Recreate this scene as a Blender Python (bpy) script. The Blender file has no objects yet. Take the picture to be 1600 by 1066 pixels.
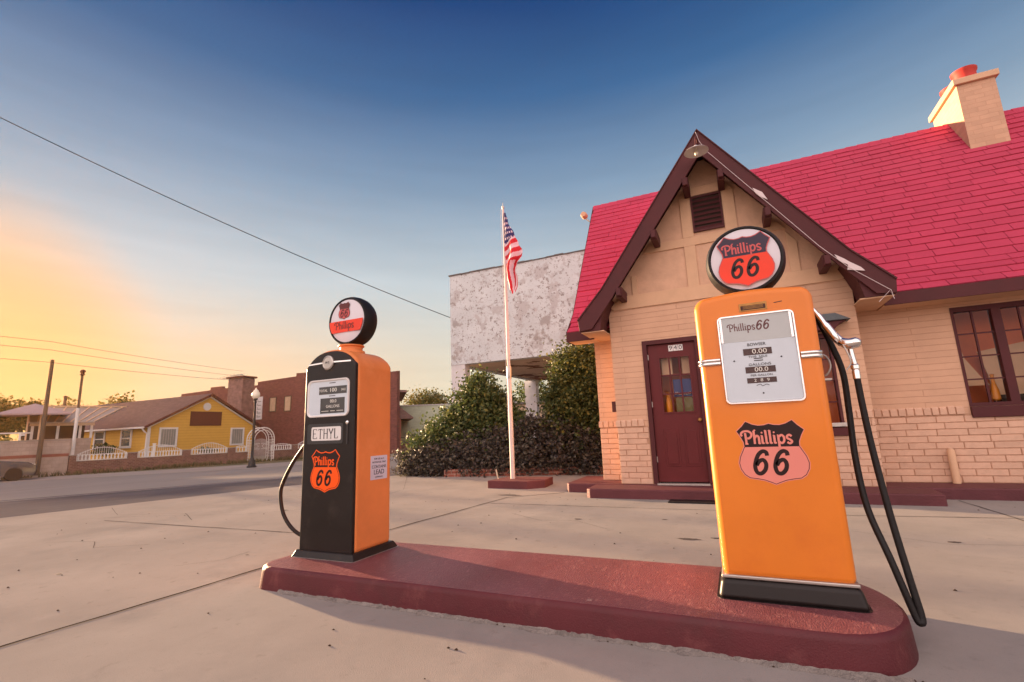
import bpy, bmesh, math, random
from mathutils import Vector, Matrix
R = math.radians
random.seed(66)
sc = bpy.context.scene
C = sc.collection

# ---------------------------------------------------------------- camera
cam_d = bpy.data.cameras.new('camera'); cam = bpy.data.objects.new('camera', cam_d); C.objects.link(cam)
cam_d.sensor_width = 36.0; cam_d.lens = 744.7/1600*36; cam_d.clip_start = 0.05; cam_d.clip_end = 3000
_p, _r, _y = R(10.5616), R(-2.2075), R(-24.5653)
_f = Vector((math.sin(_y)*math.cos(_p), math.cos(_y)*math.cos(_p), math.sin(_p)))
_rt = Vector((math.cos(_y), -math.sin(_y), 0)); _up = _rt.cross(_f)
_rt, _up = _rt*math.cos(_r)+_up*math.sin(_r), _up*math.cos(_r)-_rt*math.sin(_r)
cam.matrix_world = Matrix(((_rt.x, _up.x, -_f.x, 0), (_rt.y, _up.y, -_f.y, 0), (_rt.z, _up.z, -_f.z, 1.12), (0, 0, 0, 1)))
sc.camera = cam

# ---------------------------------------------------------------- sky, sun, exposure
SUN_EL, SUN_AZ = 7.4, 14.5           # azimuth: degrees behind the -X axis
sdir = Vector((-math.cos(R(SUN_AZ))*math.cos(R(SUN_EL)), math.sin(R(SUN_AZ))*math.cos(R(SUN_EL)), math.sin(R(SUN_EL))))
w = bpy.data.worlds.new('World'); sc.world = w; w.use_nodes = True
nt = w.node_tree; nt.nodes.clear()
N = nt.nodes.new; L = nt.links.new
out = N('ShaderNodeOutputWorld'); bg = N('ShaderNodeBackground'); L(bg.outputs[0], out.inputs[0])
sky = N('ShaderNodeTexSky'); sky.sky_type = 'NISHITA'; sky.sun_disc = False
sky.sun_elevation = R(SUN_EL); sky.sun_rotation = math.atan2(sdir.x, sdir.y)
sky.altitude = 250; sky.air_density = 1.0; sky.dust_density = 1.2; sky.ozone_density = 1.6
SKY_STR = 0.12
HAZE = 0.00015
def graded_sky():
    # direction-based grading of the real sky dome: a paler, dustier horizon and a deeper zenith
    tc = N('ShaderNodeTexCoord')
    sep = N('ShaderNodeSeparateXYZ'); L(tc.outputs['Generated'], sep.inputs[0])
    rp = N('ShaderNodeValToRGB'); L(sep.outputs[2], rp.inputs[0])
    e = rp.color_ramp.elements
    e[0].position = 0.0; e[0].color = SKY_RAMP[0][1]
    e[1].position = 1.0; e[1].color = SKY_RAMP[-1][1]
    for p, c in SKY_RAMP[1:-1]:
        k = e.new(p); k.color = c
    dot = N('ShaderNodeVectorMath'); dot.operation = 'DOT_PRODUCT'; L(tc.outputs['Generated'], dot.inputs[0])
    dot.inputs[1].default_value = Vector((sdir.x, sdir.y, 0.0)).normalized()
    # warm dust toward the sunset, strongest near the horizon
    m1 = N('ShaderNodeMapRange'); L(dot.outputs['Value'], m1.inputs[0]); m1.inputs[1].default_value = 0.70; m1.inputs[2].default_value = 1.0
    m1.interpolation_type = 'SMOOTHSTEP'
    m2 = N('ShaderNodeMapRange'); L(sep.outputs[2], m2.inputs[0]); m2.inputs[1].default_value = 0.30; m2.inputs[2].default_value = 0.02
    m2.interpolation_type = 'SMOOTHSTEP'
    mu = N('ShaderNodeMath'); mu.operation = 'MULTIPLY'; L(m1.outputs[0], mu.inputs[0]); L(m2.outputs[0], mu.inputs[1])
    mx = N('ShaderNodeMix'); mx.data_type = 'RGBA'; L(mu.outputs[0], mx.inputs[0]); L(rp.outputs[0], mx.inputs[6]); mx.inputs[7].default_value = SKY_WARM
    # the sun's own aureole
    d2 = N('ShaderNodeVectorMath'); d2.operation = 'DOT_PRODUCT'; L(tc.outputs['Generated'], d2.inputs[0]); d2.inputs[1].default_value = sdir
    m3 = N('ShaderNodeMapRange'); L(d2.outputs['Value'], m3.inputs[0]); m3.inputs[1].default_value = 0.962; m3.inputs[2].default_value = 1.0; m3.inputs[4].default_value = 0.72; m3.interpolation_type = 'SMOOTHSTEP'
    mx2 = N('ShaderNodeMix'); mx2.data_type = 'RGBA'; L(m3.outputs[0], mx2.inputs[0]); L(mx.outputs[2], mx2.inputs[6]); mx2.inputs[7].default_value = SKY_HOT
    # added rosy glow behind the camera that brightens the shaded facade
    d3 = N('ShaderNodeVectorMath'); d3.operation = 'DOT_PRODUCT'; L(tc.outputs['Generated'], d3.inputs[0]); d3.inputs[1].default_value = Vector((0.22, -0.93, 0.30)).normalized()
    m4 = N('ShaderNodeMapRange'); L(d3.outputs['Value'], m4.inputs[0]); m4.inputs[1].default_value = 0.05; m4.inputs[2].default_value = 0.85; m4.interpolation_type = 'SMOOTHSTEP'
    mx3 = N('ShaderNodeMix'); mx3.data_type = 'RGBA'; L(m4.outputs[0], mx3.inputs[0]); L(mx2.outputs[2], mx3.inputs[6]); mx3.inputs[7].default_value = SKY_FILL
    # thin cirrus streaks
    mp = N('ShaderNodeMapping'); mp.inputs['Scale'].default_value = (3, 3, 30); L(tc.outputs['Generated'], mp.inputs[0])
    nz = N('ShaderNodeTexNoise'); nz.inputs['Scale'].default_value = 1.2; nz.inputs['Detail'].default_value = 3; L(mp.outputs[0], nz.inputs[0])
    mz = N('ShaderNodeMapRange'); L(nz.outputs['Fac'], mz.inputs[0]); mz.inputs[1].default_value = 0.35; mz.inputs[2].default_value = 0.75; mz.inputs[3].default_value = 0.97; mz.inputs[4].default_value = 1.05
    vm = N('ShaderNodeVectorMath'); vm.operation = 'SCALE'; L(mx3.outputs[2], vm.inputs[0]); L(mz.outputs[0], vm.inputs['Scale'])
    # blend with the physical sky
    sn = N('ShaderNodeVectorMath'); sn.operation = 'SCALE'; L(sky.outputs[0], sn.inputs[0]); sn.inputs['Scale'].default_value = 1.0
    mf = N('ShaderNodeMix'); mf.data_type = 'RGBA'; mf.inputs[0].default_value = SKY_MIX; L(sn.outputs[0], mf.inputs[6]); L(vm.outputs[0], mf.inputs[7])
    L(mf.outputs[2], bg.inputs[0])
SKY_RAMP = [(0.0, (1.20, 1.00, 0.66, 1)), (0.07, (1.20, 1.07, 0.80, 1)), (0.15, (1.10, 1.04, 0.86, 1)), (0.29, (0.86, 0.97, 1.02, 1)), (0.47, (0.35, 0.52, 0.73, 1)), (0.61, (0.080, 0.22, 0.48, 1)), (0.72, (0.020, 0.095, 0.32, 1)), (1.0, (0.02, 0.08, 0.27, 1))]
SKY_WARM = (1.35, 0.92, 0.53, 1)
SKY_HOT = (1.62, 0.80, 0.23, 1)
SKY_FILL = (3.25, 2.6, 2.5, 1)
SKY_MIX = 0.996
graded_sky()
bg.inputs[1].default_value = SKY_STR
sun_d = bpy.data.lights.new('sun', 'SUN'); sun = bpy.data.objects.new('sun', sun_d); C.objects.link(sun)
sun_d.energy = 3.7; sun_d.angle = R(1.1); sun_d.color = (1.0, 0.66, 0.38)
sun.rotation_euler = sdir.to_track_quat('Z', 'Y').to_euler(); sun.location = (0, 0, 30)
vs = sc.view_settings; vs.view_transform = 'Standard'; vs.look = 'None'; vs.exposure = 2.48; vs.gamma = 1; vs.use_curve_mapping = False
sc.cycles.use_denoising = True
sc.cycles.max_bounces = 6; sc.cycles.transparent_max_bounces = 12

# ---------------------------------------------------------------- materials
def srgb(r, g, b):
    f = lambda v: (v/255/12.92 if v/255 <= 0.04045 else ((v/255+0.055)/1.055)**2.4)
    return (f(r), f(g), f(b), 1)
def mat(name, col, rough=0.7, metal=0.0, var=0.12, vscale=3.0, bump=0.0, bscale=40.0, coat=0.0, emit=None, spots=None, spec=0.28, stretch=None, island=0.0):
    m = bpy.data.materials.new(name); m.use_nodes = True
    t = m.node_tree; b = t.nodes['Principled BSDF']; n = t.nodes.new; l = t.links.new
    b.inputs['Roughness'].default_value = rough; b.inputs['Metallic'].default_value = metal
    b.inputs['Specular IOR Level'].default_value = spec
    if coat: b.inputs['Coat Weight'].default_value = coat; b.inputs['Coat Roughness'].default_value = 0.12
    tc = n('ShaderNodeTexCoord'); vec = tc.outputs['Object']
    if stretch:
        mp = n('ShaderNodeMapping'); mp.inputs['Scale'].default_value = stretch; l(vec, mp.inputs[0]); vec = mp.outputs[0]
    n1 = n('ShaderNodeTexNoise'); n1.inputs['Scale'].default_value = vscale; n1.inputs['Detail'].default_value = 6; n1.inputs['Roughness'].default_value = 0.6; l(vec, n1.inputs[0])
    mr = n('ShaderNodeMapRange'); mr.inputs[1].default_value = 0.25; mr.inputs[2].default_value = 0.75; mr.inputs[3].default_value = 1-var; mr.inputs[4].default_value = 1+var*0.6; l(n1.outputs['Fac'], mr.inputs[0])
    val = mr.outputs[0]
    if island:
        g = n('ShaderNodeNewGeometry'); ir = n('ShaderNodeMapRange'); ir.inputs[3].default_value = 1-island; ir.inputs[4].default_value = 1+island; l(g.outputs['Random Per Island'], ir.inputs[0])
        mm = n('ShaderNodeMath'); mm.operation = 'MULTIPLY'; l(val, mm.inputs[0]); l(ir.outputs[0], mm.inputs[1]); val = mm.outputs[0]
    vs_ = n('ShaderNodeVectorMath'); vs_.operation = 'SCALE'; vs_.inputs[0].default_value = col[:3]; l(val, vs_.inputs['Scale'])
    c = vs_.outputs[0]
    if spots:     # (colour, scale, threshold, softness)
        for scol, ssc, th, sf in spots:
            n2 = n('ShaderNodeTexNoise'); n2.inputs['Scale'].default_value = ssc; n2.inputs['Detail'].default_value = 8; n2.inputs['Roughness'].default_value = 0.65; l(vec, n2.inputs[0])
            m2 = n('ShaderNodeMapRange'); m2.inputs[1].default_value = th; m2.inputs[2].default_value = th+sf; l(n2.outputs['Fac'], m2.inputs[0])
            mx = n('ShaderNodeMix'); mx.data_type = 'RGBA'; l(m2.outputs[0], mx.inputs[0]); l(c, mx.inputs[6]); mx.inputs[7].default_value = scol; c = mx.outputs[2]
    l(c, b.inputs['Base Color'])
    r2 = n('ShaderNodeMapRange'); r2.inputs[3].default_value = max(0, rough-0.08); r2.inputs[4].default_value = min(1, rough+0.1); l(n1.outputs['Fac'], r2.inputs[0]); l(r2.outputs[0], b.inputs['Roughness'])
    if bump:
        n3 = n('ShaderNodeTexNoise'); n3.inputs['Scale'].default_value = bscale; n3.inputs['Detail'].default_value = 5; l(vec, n3.inputs[0])
        bp = n('ShaderNodeBump'); bp.inputs['Strength'].default_value = bump; bp.inputs['Distance'].default_value = 0.02; l(n3.outputs['Fac'], bp.inputs['Height']); l(bp.outputs[0], b.inputs['Normal'])
    if emit: b.inputs['Emission Color'].default_value = emit[0]; b.inputs['Emission Strength'].default_value = emit[1]
    return m
def brickmat(name, col, mortar, bw, rh, ms=0.008, bump=0.5, var=0.1, axis='xz', tint=None, rough=0.8, fine=0.3):
    m = mat(name, col, rough=rough, var=var)
    t = m.node_tree; b = t.nodes['Principled BSDF']; n = t.nodes.new; l = t.links.new
    tc = n('ShaderNodeTexCoord'); sp = n('ShaderNodeSeparateXYZ'); l(tc.outputs['Object'], sp.inputs[0])
    ad = n('ShaderNodeMath'); ad.operation = 'ADD'; l(sp.outputs[0], ad.inputs[0]); l(sp.outputs[1], ad.inputs[1])
    cb = n('ShaderNodeCombineXYZ'); l(ad.outputs[0], cb.inputs[0]); l(sp.outputs[2], cb.inputs[1])
    nz = n('ShaderNodeTexNoise'); nz.inputs['Scale'].default_value = 6; l(tc.outputs['Object'], nz.inputs[0])
    dv = n('ShaderNodeVectorMath'); dv.operation = 'SCALE'; dv.inputs['Scale'].default_value = 0.012; l(nz.outputs['Color'], dv.inputs[0])
    av = n('ShaderNodeVectorMath'); av.operation = 'ADD'; l(cb.outputs[0], av.inputs[0]); l(dv.outputs[0], av.inputs[1])
    bt = n('ShaderNodeTexBrick'); l(av.outputs[0], bt.inputs[0]); bt.inputs['Scale'].default_value = 1
    bt.inputs['Brick Width'].default_value = bw; bt.inputs['Row Height'].default_value = rh; bt.inputs['Mortar Size'].default_value = ms; bt.inputs['Mortar Smooth'].default_value = 0.35
    bt.inputs['Color1'].default_value = (1, 1, 1, 1); tn = tint or 0.12; bt.inputs['Color2'].default_value = (1-tn, 1-tn, 1-tn, 1)
    q = (mortar[0]/max(col[0], .001), mortar[1]/max(col[1], .001), mortar[2]/max(col[2], .001), 1); bt.inputs['Mortar'].default_value = q
    lk = b.inputs['Base Color'].links[0].from_socket
    mx = n('ShaderNodeVectorMath'); mx.operation = 'MULTIPLY'; l(lk, mx.inputs[0]); l(bt.outputs['Color'], mx.inputs[1]); l(mx.outputs[0], b.inputs['Base Color'])
    n3 = n('ShaderNodeTexNoise'); n3.inputs['Scale'].default_value = 60; l(tc.outputs['Object'], n3.inputs[0])
    h = n('ShaderNodeMath'); h.operation = 'MULTIPLY_ADD'; l(n3.outputs['Fac'], h.inputs[0]); h.inputs[1].default_value = fine
    iv = n('ShaderNodeMath'); iv.operation = 'SUBTRACT'; iv.inputs[0].default_value = 1; l(bt.outputs['Fac'], iv.inputs[1]); l(iv.outputs[0], h.inputs[2])
    bp = n('ShaderNodeBump'); bp.inputs['Strength'].default_value = bump; bp.inputs['Distance'].default_value = 0.012; l(h.outputs[0], bp.inputs['Height']); l(bp.outputs[0], b.inputs['Normal'])
    return m
def glassmat(name, tint, fac=0.35, rough=0.03):
    m = bpy.data.materials.new(name); m.use_nodes = True; t = m.node_tree; t.nodes.clear(); n = t.nodes.new; l = t.links.new
    o = n('ShaderNodeOutputMaterial'); g = n('ShaderNodeBsdfGlossy'); g.inputs['Roughness'].default_value = rough; g.inputs['Color'].default_value = (0.9, 0.9, 0.9, 1)
    tr = n('ShaderNodeBsdfTransparent'); tr.inputs['Color'].default_value = tint; mx = n('ShaderNodeMixShader')
    fr = n('ShaderNodeLayerWeight'); fr.inputs['Blend'].default_value = 0.12
    ad = n('ShaderNodeMath'); ad.operation = 'MULTIPLY_ADD'; ad.inputs[1].default_value = 0.5; ad.inputs[2].default_value = fac; ad.use_clamp = True; l(fr.outputs['Fresnel'], ad.inputs[0])
    l(ad.outputs[0], mx.inputs[0]); l(tr.outputs[0], mx.inputs[1]); l(g.outputs[0], mx.inputs[2]); l(mx.outputs[0], o.inputs[0])
    return m
def leafmat(name, cols, rough=0.55):
    m = bpy.data.materials.new(name); m.use_nodes = True; t = m.node_tree; b = t.nodes['Principled BSDF']; n = t.nodes.new; l = t.links.new
    g = n('ShaderNodeNewGeometry'); rp = n('ShaderNodeValToRGB'); l(g.outputs['Random Per Island'], rp.inputs[0])
    e = rp.color_ramp.elements; e[0].color = cols[0]; e[1].color = cols[-1]
    for i, c in enumerate(cols[1:-1]): k = e.new((i+1)/(len(cols)-1)); k.color = c
    l(rp.outputs[0], b.inputs['Base Color']); b.inputs['Roughness'].default_value = rough
    o = t.nodes['Material Output']; tl = n('ShaderNodeBsdfTranslucent'); l(rp.outputs[0], tl.inputs[0]); mx = n('ShaderNodeMixShader'); mx.inputs[0].default_value = 0.3
    l(b.outputs[0], mx.inputs[1]); l(tl.outputs[0], mx.inputs[2]); l(mx.outputs[0], o.inputs[0])
    return m
M = {}
cream = (0.62, 0.385, 0.255, 1)
M['cream'] = mat('cream_stucco', cream, 0.75, var=0.14, vscale=5, bump=0.5, bscale=14)
M['cream_trim'] = mat('cream_painted_board', (0.63, 0.40, 0.25, 1), 0.7, var=0.10, vscale=4, bump=0.15, bscale=30)
M['cream_brick'] = brickmat('cream_painted_brick', cream, (0.52, 0.305, 0.195, 1), 1.9, 0.092, 0.005, 0.6, var=0.10, tint=0.05)
M['cream_loose'] = mat('cream_brick_face', (0.63, 0.405, 0.285, 1), 0.75, var=0.12, vscale=8, bump=0.35, bscale=35, island=0.07)
M['mortar'] = mat('cream_mortar', (0.44, 0.255, 0.165, 1), 0.9, var=0.2, vscale=20)
M['roof'] = mat('pink_red_shingle', (0.52, 0.052, 0.105, 1), 0.85, var=0.12, vscale=1.4, bump=0.6, bscale=120, island=0.06, spots=[((0.44, 0.055, 0.10, 1), 0.7, 0.54, 0.2), ((0.34, 0.035, 0.06, 1), 7.0, 0.68, 0.12)])
M['roof_under'] = mat('dark_red_underlay', (0.12, 0.010, 0.022, 1), 0.9)
M['maroon'] = mat('maroon_paint', (0.078, 0.017, 0.019, 1), 0.6, var=0.2, vscale=3, bump=0.1, bscale=30)
M['door'] = mat('maroon_door_paint', (0.110, 0.014, 0.016, 1), 0.5, var=0.15, bump=.1, bscale=30)
M['kerb'] = mat('red_painted_concrete', (0.100, 0.018, 0.023, 1), 0.5, var=0.28, vscale=2.2, bump=0.16, bscale=120, spots=[((0.16, 0.045, 0.045, 1), 5.0, 0.56, 0.2), ((0.075, 0.02, 0.022, 1), 2.4, 0.56, 0.2), ((0.40, 0.33, 0.29, 1), 17.0, 0.715, 0.02)])
M['kerb_top'] = mat('red_painted_broomed_concrete', (0.185, 0.064, 0.072, 1), 0.33, var=0.25, vscale=2.0, bump=0.45, bscale=150, stretch=(1, 0.35, 1), spots=[((0.36, 0.16, 0.15, 1), 50.0, 0.55, 0.2), ((0.15, 0.04, 0.045, 1), 1.6, 0.53, 0.2), ((0.42, 0.32, 0.28, 1), 14.0, 0.70, 0.05)])
M['step'] = mat('worn_red_step_paint', (0.118, 0.034, 0.040, 1), 0.6, var=0.3, vscale=2.0, bump=0.4, bscale=40, spots=[((0.3, 0.2, 0.18, 1), 6.0, 0.68, 0.06)])
M['concrete'] = mat('old_concrete', (0.312, 0.282, 0.256, 1), 0.95, spec=0.0, var=0.2, vscale=0.6, bump=0.16, bscale=160, spots=[((0.235, 0.218, 0.204, 1), 1.1, 0.50, 0.25), ((0.31, 0.280, 0.255, 1), 4.0, 0.56, 0.2), ((0.235, 0.21, 0.19, 1), 9.0, 0.60, 0.14), ((0.20, 0.18, 0.165, 1), 140.0, 0.60, 0.12), ((0.33, 0.28, 0.25, 1), 70.0, 0.66, 0.08), ((0.12, 0.095, 0.085, 1), 45.0, 0.70, 0.05)])
M['joint'] = mat('dark_joint_filler', (0.055, 0.045, 0.04, 1), 0.95, spec=0.0, var=0.3, vscale=10)
M['asphalt'] = mat('worn_asphalt', (0.125, 0.115, 0.12, 1), 0.95, spec=0.0, var=0.2, vscale=0.6, bump=0.06, bscale=120, spots=[((0.22, 0.19, 0.18, 1), 3, 0.6, 0.2)])
M['lane'] = mat('pale_road_concrete', (0.27, 0.245, 0.225, 1), 0.95, spec=0.0, var=0.14, vscale=0.25, bump=0.06, bscale=60, stretch=(1, 0.25, 1), spots=[((0.21, 0.175, 0.15, 1), 0.5, 0.56, 0.2)])
M['walk'] = mat('sidewalk_concrete', (0.32, 0.28, 0.25, 1), 0.95, spec=0.0, var=0.15, vscale=0.6)
M['line'] = mat('worn_white_line', (0.50, 0.46, 0.42, 1), 0.95, spec=0.0, var=0.3, vscale=2)
M['dirt'] = mat('dry_grass_ground', (0.15, 0.12, 0.06, 1), 0.95, var=0.35, vscale=0.5, bump=0.6, bscale=12, spots=[((0.09, 0.11, 0.035, 1), 0.8, 0.52, 0.2)])
M['orange'] = mat('orange_enamel', (0.72, 0.205, 0.022, 1), 0.36, var=0.08, vscale=2.5, coat=0.3, spots=[((0.60, 0.15, 0.02, 1), 1.6, 0.56, 0.25), ((0.25, 0.09, 0.03, 1), 26.0, 0.735, 0.02)])
M['orange_old'] = mat('weathered_orange_enamel', (0.70, 0.225, 0.065, 1), 0.5, var=0.12, vscale=4, coat=0.1, spots=[((0.76, 0.29, 0.11, 1), 3.0, 0.55, 0.3), ((0.30, 0.10, 0.04, 1), 22.0, 0.72, 0.02)])
M['black'] = mat('black_enamel', (0.014, 0.010, 0.009, 1), 0.40, var=0.35, vscale=3, coat=0.03, spots=[((0.035, 0.025, 0.022, 1), 5, 0.56, 0.2), ((0.14, 0.10, 0.09, 1), 30, 0.70, 0.03)])
M['rubber'] = mat('black_rubber', (0.010, 0.008, 0.008, 1), 0.5, var=0.3, vscale=12, bump=0.15, bscale=50)
M['chrome'] = mat('chrome', (0.78, 0.76, 0.74, 1), 0.18, metal=1.0, var=0.08, vscale=20)
M['dullmetal'] = mat('dull_steel', (0.5, 0.47, 0.43, 1), 0.42, metal=0.8, var=0.2, vscale=12)
M['brass'] = mat('old_brass', (0.42, 0.22, 0.07, 1), 0.4, metal=0.7, var=0.3, vscale=30)
M['dial'] = mat('pale_blue_dial', (0.60, 0.66, 0.72, 1), 0.5, var=0.05)
M['dial_shade'] = mat('grey_dial_header', (0.48, 0.50, 0.50, 1), 0.5, var=0.08)
M['brown'] = mat('brown_counter_window', (0.055, 0.018, 0.014, 1), 0.5, var=0.3, vscale=20)
M['grey_panel'] = mat('dark_grey_counter', (0.045, 0.045, 0.045, 1), 0.4)
M['white'] = mat('white_enamel', (0.70, 0.68, 0.66, 1), 0.35, var=0.05)
M['lens'] = mat('milk_glass', (0.66, 0.63, 0.68, 1), 0.25, var=0.05, coat=0.12)
M['redband'] = mat('globe_red', (0.80, 0.045, 0.012, 1), 0.3, coat=0.1, var=0.1)
M['navy'] = mat('globe_navy', (0.03, 0.016, 0.04, 1), 0.3, coat=0.1)
M['rosy'] = mat('globe_rose', (0.55, 0.09, 0.09, 1), 0.3, coat=0.1)
M['pink'] = mat('decal_pink', (0.74, 0.25, 0.20, 1), 0.4, var=0.04)
M['decal_black'] = mat('decal_brown_black', (0.022, 0.008, 0.008, 1), 0.4, var=0.2)
M['decal_orange'] = mat('decal_orange', (0.90, 0.10, 0.006, 1), 0.4, var=0.06)
M['ink'] = mat('dark_ink', (0.03, 0.025, 0.03, 1), 0.5)
M['maroon_ink'] = mat('maroon_ink', (0.12, 0.03, 0.03, 1), 0.5)
M['digit'] = mat('white_digit', (0.75, 0.72, 0.65, 1), 0.5)
M['sticker'] = mat('lilac_white_sticker', (0.58, 0.56, 0.66, 1), 0.5)
M['pane'] = glassmat('window_glass', (0.90, 0.86, 0.82, 1), 0.015)
M['darkglass'] = mat('dark_window_glass', (0.03, 0.03, 0.035, 1), 0.08, var=0.2, vscale=2)
M['clear'] = glassmat('dial_glass', (0.96, 0.97, 0.97, 1), 0.02)
M['interior'] = mat('interior_terracotta', (0.75, 0.21, 0.09, 1), 0.8, var=0.2, vscale=1.5)
M['interior_pale'] = mat('interior_tan', (0.75, 0.52, 0.34, 1), 0.8, var=0.15)
M['interior_dark'] = mat('interior_dark', (0.05, 0.035, 0.03, 1), 0.8)
M['poster_blue'] = mat('poster_blue', (0.05, 0.07, 0.22, 1), 0.6)
M['poster_green'] = mat('poster_olive', (0.18, 0.16, 0.07, 1), 0.6)
M['peel'] = mat('peeling_white_paint', (0.58, 0.61, 0.62, 1), 0.85, var=0.12, vscale=1.2, bump=0.5, bscale=8,
                spots=[((0.36, 0.33, 0.31, 1), 1.0, 0.60, 0.05), ((0.47, 0.46, 0.46, 1), 1.6, 0.53, 0.05), ((0.30, 0.275, 0.265, 1), 7.5, 0.575, 0.02), ((0.25, 0.225, 0.215, 1), 13.0, 0.60, 0.02), ((0.36, 0.34, 0.33, 1), 0.8, 0.64, 0.03)])
M['white_post'] = mat('white_painted_concrete', (0.62, 0.6, 0.6, 1), 0.8, var=0.15, vscale=3, spots=[((0.3, 0.27, 0.25, 1), 6, 0.68, 0.04)])
M['soffit'] = mat('stained_soffit', (0.60, 0.44, 0.32, 1), 0.85, var=0.2, vscale=1.2, spots=[((0.16, 0.06, 0.035, 1), 0.38, 0.545, 0.02)])
M['tar'] = mat('dark_parapet_cap', (0.15, 0.135, 0.13, 1), 0.9, bump=0.6, bscale=10)
M['pole'] = mat('pale_pole_paint', (0.62, 0.53, 0.50, 1), 0.45, var=0.1, vscale=8)
M['wood'] = mat('weathered_wood', (0.12, 0.085, 0.06, 1), 0.85, var=0.3, vscale=4, stretch=(1, 1, 0.1))
M['bark'] = mat('bark', (0.10, 0.07, 0.05, 1), 0.95, var=0.4, vscale=6, bump=0.8, bscale=14)
M['planter'] = brickmat('worn_red_brick', (0.30, 0.10, 0.07, 1), (0.38, 0.24, 0.19, 1), 0.22, 0.085, 0.012, 0.6, var=0.35)
M['soil'] = mat('soil', (0.06, 0.04, 0.028, 1), 0.95, spec=0.0, bump=0.8, bscale=20)
M['yellow'] = brickmat('yellow_siding', (0.62, 0.36, 0.075, 1), (0.48, 0.27, 0.05, 1), 400, 0.2, 0.012, 0.4, var=0.06, tint=0.02, fine=0.05)
M['brownroof'] = brickmat('brown_asphalt_shingle', (0.16, 0.095, 0.085, 1), (0.10, 0.06, 0.05, 1), 0.4, 0.12, 0.01, 0.3, var=0.2, tint=0.25)
M['fascia'] = mat('brown_fascia', (0.09, 0.025, 0.02, 1), 0.7)
M['whitetrim'] = mat('white_trim', (0.66, 0.63, 0.60, 1), 0.6, var=0.08)
M['blind'] = mat('window_blind', (0.30, 0.30, 0.27, 1), 0.6, var=0.3, vscale=9, stretch=(4, 4, 0.3))
M['redbrick'] = brickmat('old_red_brick_wall', (0.20, 0.068, 0.055, 1), (0.15, 0.075, 0.065, 1), 0.34, 0.11, 0.015, 0.5, var=0.3, tint=0.3)
M['fencebrick'] = brickmat('brown_brick_wall', (0.21, 0.10, 0.075, 1), (0.26, 0.17, 0.14, 1), 0.24, 0.09, 0.014, 0.5, var=0.3, tint=0.3)
M['graybrick'] = brickmat('mottled_chimney_brick', (0.24, 0.13, 0.11, 1), (0.30, 0.2, 0.18, 1), 0.24, 0.09, 0.014, 0.5, var=0.4, tint=0.4)
M['block'] = brickmat('pale_block_wall', (0.42, 0.33, 0.28, 1), (0.33, 0.26, 0.22, 1), 0.4, 0.2, 0.012, 0.4, var=0.15)
M['redstripe'] = mat('faded_red_stripe', (0.27, 0.10, 0.07, 1), 0.85, var=0.2)
M['mint'] = brickmat('pale_green_block_wall', (0.62, 0.68, 0.52, 1), (0.55, 0.6, 0.46, 1), 0.4, 0.2, 0.012, 0.3, var=0.1)
M['boarded'] = mat('boarded_window', (0.50, 0.36, 0.24, 1), 0.8, var=0.25, vscale=2)
M['tinroof'] = mat('tin_roof', (0.40, 0.33, 0.28, 1), 0.5, metal=0.2, var=0.2, vscale=2)
M['lavender'] = mat('faded_canopy_cloth', (0.40, 0.30, 0.30, 1), 0.85, var=0.1)
M['blackmetal'] = mat('black_metal', (0.02, 0.02, 0.022, 1), 0.45)
M['lampglass'] = mat('frosted_lamp_glass', (0.80, 0.74, 0.60, 1), 0.3)
M['carpaint'] = mat('dark_car_paint', (0.035, 0.022, 0.02, 1), 0.2, coat=0.8, var=0.05)
M['windscreen'] = mat('car_glass', (0.25, 0.26, 0.27, 1), 0.05)
M['tyre'] = mat('tyre', (0.015, 0.015, 0.015, 1), 0.8)
M['fred'] = mat('flag_red', (0.55, 0.018, 0.03, 1), 0.7)
M['fwhite'] = mat('flag_white', (0.70, 0.52, 0.56, 1), 0.7)
M['fblue'] = mat('flag_blue', (0.035, 0.03, 0.12, 1), 0.7)
M['paper'] = mat('torn_white_vinyl', (0.66, 0.56, 0.56, 1), 0.6)
M['leaf_green'] = leafmat('shrub_leaf', [(0.03, 0.05, 0.014, 1), (0.06, 0.09, 0.024, 1), (0.10, 0.13, 0.035, 1), (0.20, 0.20, 0.06, 1)])
M['leaf_purple'] = leafmat('purple_hedge_leaf', [(0.035, 0.026, 0.026, 1), (0.06, 0.045, 0.042, 1), (0.085, 0.08, 0.06, 1), (0.15, 0.13, 0.10, 1)])
M['leaf_dark'] = leafmat('dark_shrub_leaf', [(0.03, 0.045, 0.014, 1), (0.055, 0.08, 0.02, 1), (0.09, 0.115, 0.03, 1), (0.20, 0.18, 0.04, 1)])
M['leaf_far'] = leafmat('far_tree_leaf', [(0.07, 0.08, 0.02, 1), (0.13, 0.13, 0.03, 1), (0.20, 0.15, 0.04, 1)])
M['weed'] = leafmat('weed_leaf', [(0.05, 0.055, 0.02, 1), (0.12, 0.10, 0.04, 1), (0.2, 0.15, 0.08, 1)])

M['rough_mortar'] = mat('crumbling_mortar', (0.24, 0.21, 0.19, 1), 0.95, spec=0.0, var=0.4, vscale=14, bump=1.0, bscale=50)
M['slate'] = mat('slate_grey_metal', (0.10, 0.115, 0.125, 1), 0.5, var=0.3, vscale=12)
M['stain'] = mat('old_oil_stain', (0.10, 0.085, 0.078, 1), 0.9, spec=0.05, var=0.3, vscale=8)
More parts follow.
